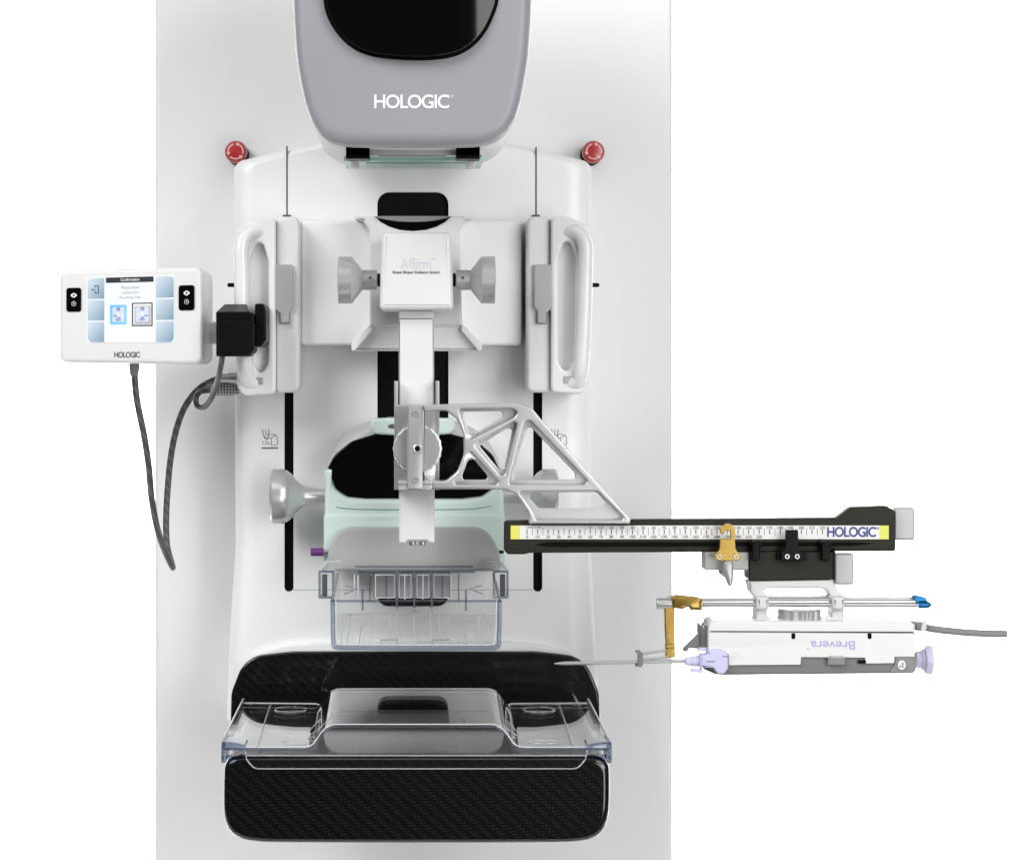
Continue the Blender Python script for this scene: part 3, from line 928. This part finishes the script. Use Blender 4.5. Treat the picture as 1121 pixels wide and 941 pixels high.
pk = [[(502, 447.5, 2), (560, 446.5, 8), (568, 450.5, 4), (563, 457, 3), (516.5, 481, 2.5), (512, 480, 2.5), (507, 463, 20)],
      [(519.5, 487.5, 2), (523, 484, 3), (562, 461.5, 2.5), (566, 462, 2), (565.5, 468, 2), (553, 519, 3), (548.5, 521, 3)],
      [(575, 460.5, 2.5), (581, 460, 3), (643.5, 526, 3), (641, 530.2, 2.5), (557.5, 530.2, 2.5), (558, 525, 3)],
      [(509, 499, 6), (515.5, 493.5, 3), (546.5, 527, 2.5), (543.5, 530.5, 2.5), (497.5, 530.5, 2.5), (498.5, 526, 2.5), (506, 514, 12)],
      [(567, 538, 3), (654, 536.8, 6), (683, 566, 2.5), (681, 569, 2.5), (587, 569, 3), (583, 560, 10), (573, 545, 10)]]
hl = [[(506.5, 450.5, 3), (549, 450, 4), (551.5, 454.5, 4), (547, 458.5, 5), (518.5, 474, 5), (513.5, 473.5, 5), (509.5, 461, 14)],
      [(525, 488, 3), (528, 485.5, 3), (556, 468, 4), (561, 470, 4), (552, 513, 5), (546, 513.5, 5)],
      [(577, 468, 5), (581.5, 467.5, 4), (629.5, 517.5, 6), (630, 525, 5), (561, 525, 4), (562, 519, 4)],
      [(512, 504.5, 5), (518, 502, 5), (534, 520.5, 5), (532.5, 525, 4), (507, 525, 4), (506, 520.5, 4)],
      [(574.5, 539.3, 4), (654, 538.5, 6), (664, 551, 3), (659, 556.2, 3), (589, 556.2, 8)]]
part('truss_ribs', plate(outl, TD, 24, 1.4, holes=[hole0] + [fillet(p) for p in pk]), 'alu', la)
outw = fillet([(464, 444.5, 1), (566, 442, 15), (582, 448, 14), (593, 462, 30), (655, 533.6), (464, 533.6, 1)])
hole0w = fillet([(463.8, 449.3, 6), (470, 448.9, 3), (489, 448.3, 8), (500.6, 457.5, 14), (508.6, 475, 20), (508.8, 498, 22), (501.7, 516.5, 14), (489, 527, 10), (477, 527.5, 12), (466.5, 519.5, 8), (463.8, 512, 2)])
part('truss_web', plate(outw, TD - 11, 6, 1.0, holes=[hole0w] + [fillet(p) for p in hl[:4]]), 'alu', la)
low = [(566, 534.5), (655, 534.5), (686, 567), (686, 571), (582, 571), (582, 562), (569, 542)]
part('truss_web', plate(low, TD - 11, 6, .4, holes=[fillet(hl[4])]), 'alu', la)
# rail
RD = 330
ro = fillet([(552, 570, 4), (580, 569.5, 1), (581, 571.5, .5), (690, 571.5, .5), (692, 568.6, 1), (916, 566.6, 6), (931, 555, 6), (971, 553.6, 4), (980.5, 560, 3), (980.5, 603, 2), (905, 603.5), (580, 605, 1), (574, 606.5, 1), (556, 606.5, 3), (552, 602, 3)])
rl = part('rail', plate(ro, RD, 13, 1.3), 'rail', la)
part('rail_groove', plate([(585, 596), (600, 593), (930, 593), (960, 594.5), (930, 597.5), (600, 598.5)], RD + .3, 1.2), 'matte', rl)
part('rail_lip', box(560, 599.6, 978, 600.6, RD + .5, 2, .3), 'rail', rl)
rs = part('ruler', box(559, 575, 973, 590, RD + .6, 1.2, .2, .8), 'ruler', la)
for x0_, x1_ in ((559, 568.8), (963, 973)):
    part('ruler_end', box(x0_, 575, x1_, 590, RD + .9, .8), 'yellow', rs)
mk = [text('UNITS = mm', 576.5, 576.2, 592, 577.8, RD + .9)]
nm = []
for i in range(0, 29):
    x = 577 + 11.55 * i
    if i <= 28: mk.append(box(x - .45, 579.6, x + .45, 584.2, RD + .9, .5))
    if x + 5.8 < 900: mk.append(box(x + 5.78 - .18, 577.8, x + 5.78 + .18, 585.6, RD + .9, .5))
    if i <= 22:
        s_ = str(i * 10); wd = 2.0 * len(s_)
        mk.append(text(s_, x - wd / 2, 585.6, x + wd / 2, 588.8, RD + .9))
    if i >= 6:
        s_ = str((i - 6) * 10); wd = 2.0 * len(s_)
        mk.append(text(s_, x - wd / 2, 575.9, x + wd / 2, 579.0, RD + .9))
part('scale_marks', join(*mk), 'darktext', rs)
part('logo', join(text('HOLOGIC', 905.5, 576.3, 959, 587.6, RD + .9, .022, spacing=.88), text('®', 959.6, 576.6, 962.3, 579.2, RD + .9)), 'navy', rs)
part('end_stop', plate(rr(979, 555.5, 1001.5, 591, 2.5), 322, 20, 2), 'latch', la)

# ------------------------------------------------------------------ carriage riding on the rail
rc = thing('rail_carriage', 'black sliding carriage with brass hook and white cradle under the rail', 'sliding carriage', P(866, 680, 330))
part('carriage_block', plate(fillet([(820, 604, 1), (912, 604, 1), (912, 634, 2), (820, 635, 2)]), 334, 34, 1.2), 'rail', rc)
for x0_ in (823, 899.5):
    part('lug', join(box(x0_, 592, x0_ + 9, 614, 342, 20, 1.5, 2), box(x0_ - 2.5, 593.5, x0_ + 11.5, 599, 338, 10, 1)), 'black', rc)
bc = part('black_clip', plate(fillet([(860.5, 580, 1), (873.8, 580, 1), (874.5, 600, 3), (879.5, 606, 2), (879.5, 614, 1.5), (855, 614, 1.5), (855, 606, 2), (859.8, 600, 3)]), 345, 5, .8), 'black', rc)
part('clip_base', box(851, 604, 883, 613.5, 340, 8, .8, 1), 'black', rc)
screw(861.8, 608.8, 345.3, 3.0, bc, 'chrome'); screw(872.6, 608.8, 345.3, 3.0, bc, 'chrome')
hook = [(789.6, 583.8), (788.2, 582.0), (788.4, 578.4), (790.8, 575.2), (794.2, 573.3), (798, 572.9), (801.6, 574.2), (804, 577), (804.9, 581), (804.8, 590), (805.2, 599.5), (807, 603.6),
        (810.6, 607), (811.4, 610.5), (810, 613), (806.5, 613.6), (796, 613.7), (787, 613.4), (783.2, 612.7), (781.8, 609.8), (782.8, 606.8), (786.4, 603.4), (787.8, 599.5), (788.2, 590.2), (789.5, 589.4), (798.6, 589.3),
        (799.7, 588), (799.8, 584), (798.8, 581), (796.6, 579.9), (794.4, 580.7), (793.4, 582.8), (791.6, 584.2)]
bh = part('brass_hook', plate(hook, 348, 4, .6), 'brass', rc)
screw(787.4, 609.2, 348.3, 3.1, bh, 'chrome'); screw(805.6, 609.2, 348.3, 3.1, bh, 'chrome')
part('lever_block', join(box(771.5, 604, 820, 624, 332, 26, 1.2, 1.5), plate(fillet([(788, 622, 1), (797, 622, 1), (797, 633, 2), (793, 632, 2), (788.5, 628, 1)]), 328, 14, 1)), 'latch', rc)
part('lever', plate(fillet([(793, 614, 3), (802.5, 613, 3), (803.5, 620, 6), (803, 636, 6), (801.5, 641.5, 2), (798.5, 642, 2), (796, 636, 4), (792, 622, 4)]), 352, 12, 3), 'alud', rc)
part('side_knob', plate(rr(913.5, 605.5, 934.5, 640, 2.5), 326, 20, 2), 'latch', rc)
part('knob_plate', box(911, 600, 914.5, 634, 332, 24, .8), 'black', rc)
cr_ = part('cradle', join(
    plate(fillet([(819.5, 636, 1), (911.5, 634.3, 1), (916, 643, 3), (926, 652, 3), (926, 656, 1), (911, 656, 2), (906, 646, 3), (897, 643.5, 3), (840, 643.5, 3), (836, 647, 2), (843, 656, 2), (828, 656, 1), (822, 648, 4)]), 332, 26, 1.5),
    box(841, 652.4, 912, 656.8, 322, 16, 1.2, 1.5),
    plate(fillet([(828.5, 664, 1), (840, 664, 1), (840, 675, 3), (846, 678, 1), (907, 678, 1), (911.5, 675, 3), (911.5, 664, 1), (923.5, 664, 1), (923.5, 681, 1), (828.5, 681, 1)]), 334, 30, 1.2)), 'offwhite', rc)
for x0_ in (828, 911):
    part('rod_collar', plate(fillet([(x0_, 653, 2), (x0_ + 14.5, 653, 2), (x0_ + 14.5, 668, 4), (x0_ + 0.5, 668, 4)]), 344, 24, 3), 'offwhite', cr_)
part('thumbwheel', lathe([(0, .0170), (.001, .0190), (.0095, .0192), (.0105, .0180), (.0105, 0)], P(875, 678.2, 325), (0, 0, 1), 168, 14, .055), 'alud', rc)

# ------------------------------------------------------------------ guide rods with needle guide
gr = thing('needle_guide', 'twin chrome rods with brass clamp, brass arm and blue tip', 'guide rod', P(735, 720, 345))
part('rod', tube([P(760, 656.2, 336), P(1004, 655.8, 336)], .0018, 10), 'chrome', gr)
part('rod', tube([P(766, 661.2, 338), P(1004, 661.6, 338)], .0023, 10), 'chrome', gr)
part('blue_tip', join(lathe([(0, .0030), (.0006, .0034), (.0078, .0035), (.0100, .0030), (.0122, .0012), (.0124, 0)], P(1005.2, 661.8, 340), (1, 0, 0), 28),
                      plate(fillet([(998.5, 652.2, .5), (1003, 651.2, .5), (1013.5, 654, 1), (1016.5, 658.5, .5), (1006, 658.4, .5), (1005, 661.5, .5), (1000, 655.5, .5)]), 342, 12, 1.0)), 'blue', gr)
part('steel_cap', lathe([(0, .0052), (.0008, .0056), (.0145, .0056), (.0155, .005)], P(719, 660.2, 340), (1, 0, 0), 28), 'steel', gr)
clp = part('brass_clamp', join(plate(fillet([(735, 654.5, 1), (742, 651.2, 1), (765, 653.5, 1), (767.5, 656, 1), (767.5, 667, 1), (757, 667, 1), (753.5, 664, .5), (747, 667, 2), (737, 665.5, 2)]), 348, 14, 2.2),
                    plate(fillet([(731, 655, 1), (740, 652, 1), (764, 654, 1), (764, 660, 1), (731, 660, 1)]), 340, 14, 1)), 'brass', gr)
part('clamp_notch', plate([(750, 661), (753.5, 664.5), (757, 661), (753.5, 662.2)], 348.5, 2), 'seam', clp)
part('clamp_sleeve', lathe([(0, .0054), (.0006, .0058), (.0100, .0058), (.0108, .0054)], P(755.5, 661.2, 339), (1, 0, 0), 28), 'brass', clp)
part('brass_arm', join(plate(fillet([(727.5, 664, 1), (739, 664, 1), (738.5, 706, 1), (729, 706, 1), (728, 690, 20)]), 344, 5, 1), box(728.5, 704.5, 739, 709.5, 346, 6, .8), box(728.8, 709, 739.2, 719.5, 345, 6, .8)), 'brass', gr)
gd = part('needle_bushing', join(plate(fillet([(698.5, 712.5, .5), (701, 711.5, .5), (702, 714, .5), (704, 714.5, .5), (704, 728, .5), (701, 730.5, .5), (698.5, 729, .5), (696, 730, .3), (696, 727.5, .3), (698.5, 727, .3), (698.5, 715, .3), (696, 714, .3), (695.8, 712, .3)]), 350, 8, .6)), 'dgrey', gr)
part('guide_pin', tube([P(703, 715.6, 346), P(729, 711.8, 346)], .0013, 8), 'steel', gd)
part('guide_pin', tube([P(703, 721.5, 346), P(730, 719.2, 346)], .0013, 8), 'steel', gd)

# ------------------------------------------------------------------ biopsy handpiece
hpce = thing('biopsy_handpiece', 'white and grey handheld biopsy device hanging upside down under the rods', 'biopsy device', P(888, 738, 330))
part('lid', plate(fillet([(775.5, 688, 1), (777, 682, 4), (782, 679.3, 5), (995, 680.2, 2), (1002, 683, 2), (1002, 693.5, 1), (775.5, 692.5, .5)]), 350, 46, 2), 'white', hpce)
part('lid_seam', plate([(776.5, 691.3), (1001, 692.5), (1001, 692.9), (776.5, 691.7)], 351.6, 2), 'softseam', hpce)
part('case', plate(fillet([(775.5, 691.6, .5), (1001.8, 692.8, .5), (1001.5, 718.5, .6), (979.5, 718.5, .6), (979, 725.6, 1), (947.5, 726, .6), (947, 719.6, .6), (877, 719, .8), (876.5, 727.3, 1), (797.5, 727.8, 1), (797.5, 716, 2), (792, 711, 4), (775.5, 710.5, .5)]), 351.2, 46, .5), 'white', hpce)
bs = part('base_shell', plate(fillet([(768.5, 731.5, 1), (778, 729, 2), (794, 716, 1), (1003, 714.5, 1), (1003.2, 733, 4), (1000, 736.8, 4), (790, 738.8, 8), (783, 738, 6)]), 348.5, 54, 2), 'dgrey', hpce)
part('base_panel', plate(fillet([(972, 735.8, 4), (979.6, 728, 5), (980, 717.5, .6), (1002.6, 717.5, .6), (1002.6, 733, 3), (999, 736, 3)]), 350.3, 4, .8), 'midgrey', hpce)
for x in (868.5, 952):
    part('case_notch', plate(fillet([(x - 2.1, 692.8, .3), (x + 2.1, 692.8, .3), (x + 2.1, 699.2, 2), (x - 2.1, 699.2, 2)]), 351.5, 2), 'matte', hpce)
lt = part('release_button', plate(rr(906.5, 719.2, 925.5, 727.6, 1.6), 354, 8, 1), 'midgrey', hpce)
part('button_cap', box(909, 717.6, 923.5, 720.4, 353.6, 6, .6), 'alud', lt)
part('case_step', box(940, 722.6, 948, 725.8, 351.5, 3), 'matte', hpce)
part('name_print', join(text('Brevera', 887.5, 701.2, 936, 710.7, 351.55, .004, flip=True), text('TM', 883.8, 708.7, 886, 710.4, 351.55, flip=True)), 'lavtext', hpce)
part('icon_print', join(plate(ell(987.2, 727.6, 4.3, 5.2), 352, 1, holes=[ell(987.2, 727.6, 2.6, 3.3)]), box(986.4, 722.6, 987.6, 732.6, 352.2, 1), box(983.2, 727, 991, 728.2, 352.2, 1), plate(ell(985.4, 725.6, 1.2, 1.4), 352.3, 1)), 'whitetext', hpce)
part('embossing', join(plate(ell(803, 715, 2.6, 2.2), 351.75, 1, holes=[ell(803, 715, 1.8, 1.5)]), plate(ell(803.5, 719.6, 2.6, 2.2), 351.75, 1, holes=[ell(803.5, 719.6, 1.8, 1.5)]), box(808, 718.2, 819, 719.4, 351.75, 1), box(807, 713.6, 809.5, 716.6, 351.75, 1)), 'white', hpce)
part('nose_bracket', join(plate(fillet([(748.6, 713, .6), (749.4, 710, 1), (767.5, 692, 1), (767.5, 710, 1), (754, 709.4, 1), (753, 713, .5)]), 338, 12, .8),
                          plate(fillet([(767, 684.6, .5), (769, 684.6, .4), (769.6, 686.6, .4), (772, 686.6, .4), (772.6, 684.6, .4), (778, 684.6, .5), (777, 711, .5), (767.6, 711, .5)]), 342, 30, .8)), 'dgrey', hpce)
nk = part('turn_knob', lathe([(0, .0076), (.0048, .0080), (.0052, .0094), (.0078, .0096), (.0082, .0122), (.0096, .0130), (.0142, .0132), (.0150, .0124), (.0152, 0)], P(1002.5, 721.5, 322), (1, 0, 0), 80, 5, .07), 'lavpale', hpce)
part('cable_boot', join(plate(fillet([(1001, 680.6, 1), (1012, 681.8, 1), (1018, 684, 2), (1018, 690, 2), (1008, 690.5, 1), (1001, 689.8, 1)]), 343, 18, 2)), 'dgrey', hpce)
part('cable_clip', plate(fillet([(1009.5, 684, 1), (1011, 679.5, 1), (1014, 679.5, 1), (1014.8, 687, 1), (1013, 691.3, 1), (1008, 690.5, 1)]), 345, 14, 1), 'offwhite', hpce)

# needle and hub, held in the handpiece's nose
nd = thing('biopsy_needle', 'long thin steel needle with lavender hub pointing over the table', 'needle', P(770, 724, 345))
a, b = P(617, 725.8, 346), P(757, 723.4, 346)
tip = P(606.5, 726.2, 346)
part('shaft', tube([tip, tip.lerp(a, .35), a, b], .0018, 10, radii=[.15, .62, 1, 1]), 'steel', nd)
part('hub', join(lathe([(0, .0036), (.0004, .0040), (.006, .0044), (.0065, .0050), (.0155, .0056)], P(750, 723.6, 346), P(768, 723.2, 346) - P(750, 723.6, 346), 28),
                 plate(fillet([(766.5, 717, 1.5), (774.5, 716, .5), (775, 711, 1), (791, 710.2, 6), (797.3, 715.5, 4), (797.3, 731.5, 4), (792.5, 738, 5), (785.5, 737.2, 5), (781, 730.6, 3), (766.5, 730.4, 1)]), 356, 16, 2),
                 plate(fillet([(757, 732, 1), (766, 732.5, 1), (768, 730, 1), (770, 733, 1), (768, 737.6, 1), (765, 736, 1), (757, 736, 1)]), 350, 8, 1),
                 box(765, 708.8, 774, 712.2, 348, 8, .8)), 'lav', nd)
part('hub_slit', join(box(773, 723.4, 783, 724.2, 356.4, 1), box(791, 717.8, 797, 718.5, 356.4, 1)), 'seam', nd)

# handpiece cable
cb = [P(1002, 685.5, 330), P(1012, 686.5, 332), P(1030, 689.3, 333), P(1060, 692.2, 334), P(1085, 693.3, 334), P(1102, 693.6, 334)]
solo('handpiece_cable', tube(cb, .0034, 12, 6), 'cable2', 'smooth grey cable leaving the white biopsy device to the right', 'cable')

# ------------------------------------------------------------------ control panel
PDp = 232
cp = thing('control_panel', 'white touchscreen control box held out left of the column', 'control panel', P(145, 397, 180))
def sk_(pts):        # the box is turned very slightly
    return [(x, y - (375 - y) / 72 * .027 * (x - 142), *r) for x, y, *r in pts]
part('panel_body', plate(fillet(sk_([(65.6, 293.4, 9), (221.5, 294.4, 9), (221.5, 398.3, 9), (64.8, 397.3, 9)])), PDp, 120, 4.5, bres=6), 'white', cp)
scn_ = part('screen', plate(fillet(sk_([(94.5, 302.5, 1), (190.8, 302.5, 1), (191, 375, 1), (94.5, 375, 1)])), PDp + .5, 2), 'scr', cp)
for col, (x0_, x1_) in enumerate(((96, 114), (170.5, 190))):
    for r_, (y0_, y1_) in enumerate(((303.5, 326.3), (328, 350.3), (352, 374.3))):
        rad = [0, 0, 0, 0]
        if r_ == 0: rad[0 if col == 0 else 1] = 4
        if r_ == 2: rad[3 if col == 0 else 2] = 5
        part('screen_button', plate(fillet(sk_([(x0_, y0_, rad[0]), (x1_, y0_, rad[1]), (x1_, y1_, rad[2]), (x0_, y1_, rad[3])])), PDp + .9, .8), 'scrblue', scn_)
part('screen_icon', join(stroke(sk_([(104, 313.5), (104, 312), (107.7, 312), (107.7, 320), (104, 320), (104, 318)]), .9, PDp + 1.2), stroke(sk_([(100.5, 316.2), (104.5, 316.2)]), .7, PDp + 1.2),
                         plate(sk_([(100, 316.2), (101.8, 315), (101.8, 317.4)]), PDp + 1.2, .3)), 'darktext', scn_)
part('screen_header', plate(sk_([(116, 303.2), (168, 303.2), (168, 309), (116, 309)]), PDp + .9, .6), 'scrdark', scn_)
def tx(s, x0, y0, x1, y1, d, bold=0.):
    me = text(s, x0, y0, x1, y1, d, bold)
    k_ = mm(d)
    for v in me.vertices:
        px = v.co.x / k_ + CX; py = CY - (v.co.z - EZ) / k_
        v.co.z += (375 - py) / 72 * .027 * (px - 142) * k_
    return me
part('screen_title', tx('Confirmation', 132, 304.3, 152.5, 307.6, PDp + 1.3, .012), 'whitetext', scn_)
part('screen_text', join(tx('Please Select', 132.5, 312.6, 152.5, 316, PDp + 1, 0), tx('Lateral Arm', 133.5, 318.3, 152, 321.3, PDp + 1, 0), tx('Mounting Side', 131, 323.8, 154, 327.4, PDp + 1, 0)), 'scrgrey', scn_)
for x0_, y0_, x1_, y1_, m1, m2, tri in ((120.5, 333.5, 138.5, 355, 'scricon', 'scrpale', -1), (144.5, 331.5, 167, 357, 'scrsand', 'scrpale', 1)):
    bt = part('screen_button', plate(sk_(rr(x0_, y0_, x1_, y1_, .5)), PDp + .9, .8), 'scricon' if tri < 0 else 'scrdark', scn_)
    if tri > 0:
        part('button_border', plate(sk_(rr(x0_ + 1.3, y0_ + 1.3, x1_ - 1.3, y1_ - 1.3, .2)), PDp + 1.3, .6), 'scr', bt)
        part('button_field', plate(sk_(rr(x0_ + 2.8, y0_ + 3.4, x1_ - 2, y1_ - 2, .2)), PDp + 1.6, .6), m1, bt)
        part('button_face', plate(sk_(rr(x0_ + 4.5, y0_ + 5, x1_ - 4.5, y1_ - 5, .2)), PDp + 1.9, .6), m2, bt)
    else:
        part('button_face', plate(sk_(rr(x0_ + 2.5, y0_ + 2.8, x1_ - 2.5, y1_ - 2.8, .2)), PDp + 1.4, .6), m2, bt)
    xm = (x0_ + x1_) / 2; ym = (y0_ + y1_) / 2
    dd = PDp + 2.4
    part('button_symbol', join(plate(sk_(ell(xm, ym - 6.2, 1.8, 1.8, 14)), dd, .5, holes=[sk_(ell(xm, ym - 6.2, 1.2, 1.2, 14))]), tx('RIGHT' if tri < 0 else 'LEFT', xm - 3, ym + 5, xm + 3, ym + 6.4, dd),
                               box(xm + (tri < 0) * -5.4 + (tri > 0) * 2.2, ym + .6, xm + (tri < 0) * -2 + (tri > 0) * 6, ym + 1.4, dd, .4), tx('SIDE', xm - 2, ym + 3, xm + 2, ym + 4.3, dd)), 'navy', bt)
    part('button_figure', plate(sk_([(xm - .6, ym - 3), (xm + .6, ym - 3), (xm + 1.9, ym + 2), (xm - 1.9, ym + 2)]), dd, .5), 'whitetext', bt)
for x0_, x1_, y0_ in ((72.5, 89, 313.5), (195.5, 213, 313.5)):
    k_ = part('keypad', plate(fillet(sk_([(x0_, y0_, 3), (x1_, y0_, 3), (x1_, y0_ + 27, 3), (x0_, y0_ + 27, 3)])), PDp + 1.2, 3, .7), 'gloss', cp)
    xm = (x0_ + x1_) / 2
    part('keypad_symbol', join(plate(sk_(ell(xm, 322, 2.2, 2.7, 12)), PDp + 1.7, .4, holes=[sk_(ell(xm, 322, 1.1, 1.3, 10))]), plate(sk_(ell(xm - 2.4, 322, .9, 1.5, 10)), PDp + 1.6, .4), plate(sk_(ell(xm + 2.4, 322, .9, 1.5, 10)), PDp + 1.6, .4),
                               plate(sk_(ell(xm, 331.3, 2.5, 2.7, 16)), PDp + 1.6, .4, holes=[sk_(ell(xm, 331.3, 2.1, 2.3, 16))]), plate(sk_(ell(xm, 331.3, .7, .9, 10)), PDp + 1.6, .4)), 'whitetext', k_)
part('logo', text('HOLOGIC', 125, 385, 153.3, 391.4, PDp + .4, .018, spacing=.88), 'darktext', cp)
part('mount_stub', box(214, 352, 239, 376, 160, 40, 2, 3), 'white', cp)

# black clamp on the left handle
ck = thing('handle_clamp', 'black plastic clamp gripping the left white handle beside the control box', 'clamp', P(262, 390, 220))
part('clamp_body', plate(fillet([(236.5, 341, 2), (273, 341, 1), (277.5, 345, 2), (278, 384, 3), (272, 390, 3), (236.5, 390, 1.5)]), 250, 50, 1.5), 'black', ck)
part('clamp_jaw', plate(fillet([(238.5, 351, 1.5), (272, 351, 1), (278.5, 354.5, 2), (278, 383, 3), (272, 388, 2), (238.5, 388, 1)]), 258, 12, 1.5), 'black', ck)
part('clamp_top', hull_mesh([P(236.5, 342, 248), P(273, 342, 248), P(270, 333, 205), P(246, 333, 205), P(236.5, 350, 248), P(273, 350, 248), P(270, 345, 205), P(246, 345, 205)]), 'black', ck)
part('clamp_pad', plate(fillet([(279, 332.5, 2), (288, 332, 3), (291, 338, 2), (291.5, 372, 2), (285, 380, 2), (279.5, 379, 1)]), 232, 60, 1.5), 'black', ck)

# cables at the left
pc = thing('panel_cable', 'dark grey cable looping down from the control box to the arm', 'cable', P(188, 620, 100))
part('cable', tube([P(147, 408, 190), P(150, 438, 188), P(158, 478, 180), P(163, 512, 170), P(166, 545, 155), P(172, 578, 135), P(180, 602, 112), P(187.5, 618, 95), P(188.5, 619, 85), P(183, 598, 76), P(181.8, 570, 72), P(183.5, 535, 72),
                    P(187, 500, 76), P(193, 470, 84), P(202, 446, 94), P(216, 427, 106), P(232, 417, 118), P(246, 413, 130)], .0034, 12, 8), 'cable', pc)
part('strain_relief', lathe([(0, .0050), (.001, .0054), (.004, .0054), (.0125, .0042), (.013, .0036)], P(147, 397, 190), (0, 0, -1), 24), 'cable2', pc)
part('connector', lathe([(0, .0034), (.001, .0044), (.011, .0046), (.0115, .0056), (.019, .0056), (.0195, .0044), (.026, .0044)], P(238, 413.5, 140), (1, 0, 0), 28), 'steel', pc)
cc = thing('clamp_cable', 'short dark cable curling under the black clamp to a knurled connector', 'cable', P(235, 440, 140))
part('cable', tube([P(244, 386, 225), P(241, 404, 210), P(236, 424, 180), P(230, 438, 160), P(223, 445.5, 145), P(216, 444, 138), P(214.5, 436, 136), P(219, 429, 138), P(229, 427, 140)], .0029, 10, 8), 'cable', cc)
part('knurled_connector', lathe([(0, .0030), (.0005, .0040), (.009, .0042), (.0095, .0066), (.0275, .0066), (.0280, .0058), (.034, .005)], P(226, 425.8, 132), (1, 0, 0), 72, 24, .03), 'knurl', cc)

# ------------------------------------------------------------------ light
wd = bpy.data.worlds.new('World'); scn.world = wd; wd.use_nodes = True
bg = wd.node_tree.nodes['Background']
bg.inputs['Color'].default_value = (1, 1, 1, 1); bg.inputs['Strength'].default_value = .07


def area(name, loc, target, sx, sy, power, col=(1, 1, 1)):
    l = bpy.data.lights.new(name, 'AREA'); l.shape = 'RECTANGLE'; l.size = sx; l.size_y = sy; l.energy = power; l.color = col
    o = bpy.data.objects.new(name, l); COL.objects.link(o)
    o.location = loc
    o.rotation_euler = (Vector(target) - Vector(loc)).to_track_quat('-Z', 'Y').to_euler()
    return o


area('key_softbox', (-3.0, -3.4, 4.0), (0, 0, 1.25), 2.8, 2.4, 166)
area('fill_softbox', (2.7, -4.0, 2.6), (.1, 0, 1.1), 2.2, 2.8, 112)
area('top_softbox', (.1, -2.6, 4.1), (.1, -.1, 1.4), 2.6, 1.6, 16)
area('low_fill', (1.7, -4.6, .7), (.1, 0, 1.1), 1.7, 1.5, 34)  # unseen low fill, added to lift the lower parts
area('backdrop_light', (0, .42, 1.3), (0, 1.6, 1.3), .46, 2.0, 46)
area('backdrop_light', (-1.05, .6, 1.25), (-1.05, 1.6, 1.25), .4, 2.2, 36)
area('backdrop_light', (1.5, .6, 1.25), (1.5, 1.6, 1.25), .4, 2.2, 42)

# ------------------------------------------------------------------ camera and render
cam = bpy.data.cameras.new('camera'); co = bpy.data.objects.new('camera', cam); COL.objects.link(co)
co.location = (0, -D, EZ); co.rotation_euler = (PI / 2, 0, 0)
cam.sensor_fit = 'HORIZONTAL'; cam.sensor_width = 36
cam.lens = 36 * D * 1000 / 1121
cam.shift_x = (560.5 - CX) / 1121; cam.shift_y = -(470.5 - CY) / 1121
cam.clip_start = .05; cam.clip_end = 100
scn.camera = co
scn.view_settings.view_transform = 'Standard'; scn.view_settings.look = 'None'
scn.view_settings.exposure = .13; scn.view_settings.gamma = 1
scn.cycles.use_denoising = True
scn.cycles.transparent_max_bounces = 40
scn.cycles.max_bounces = 10
scn.cycles.diffuse_bounces = 4
scn.cycles.glossy_bounces = 6
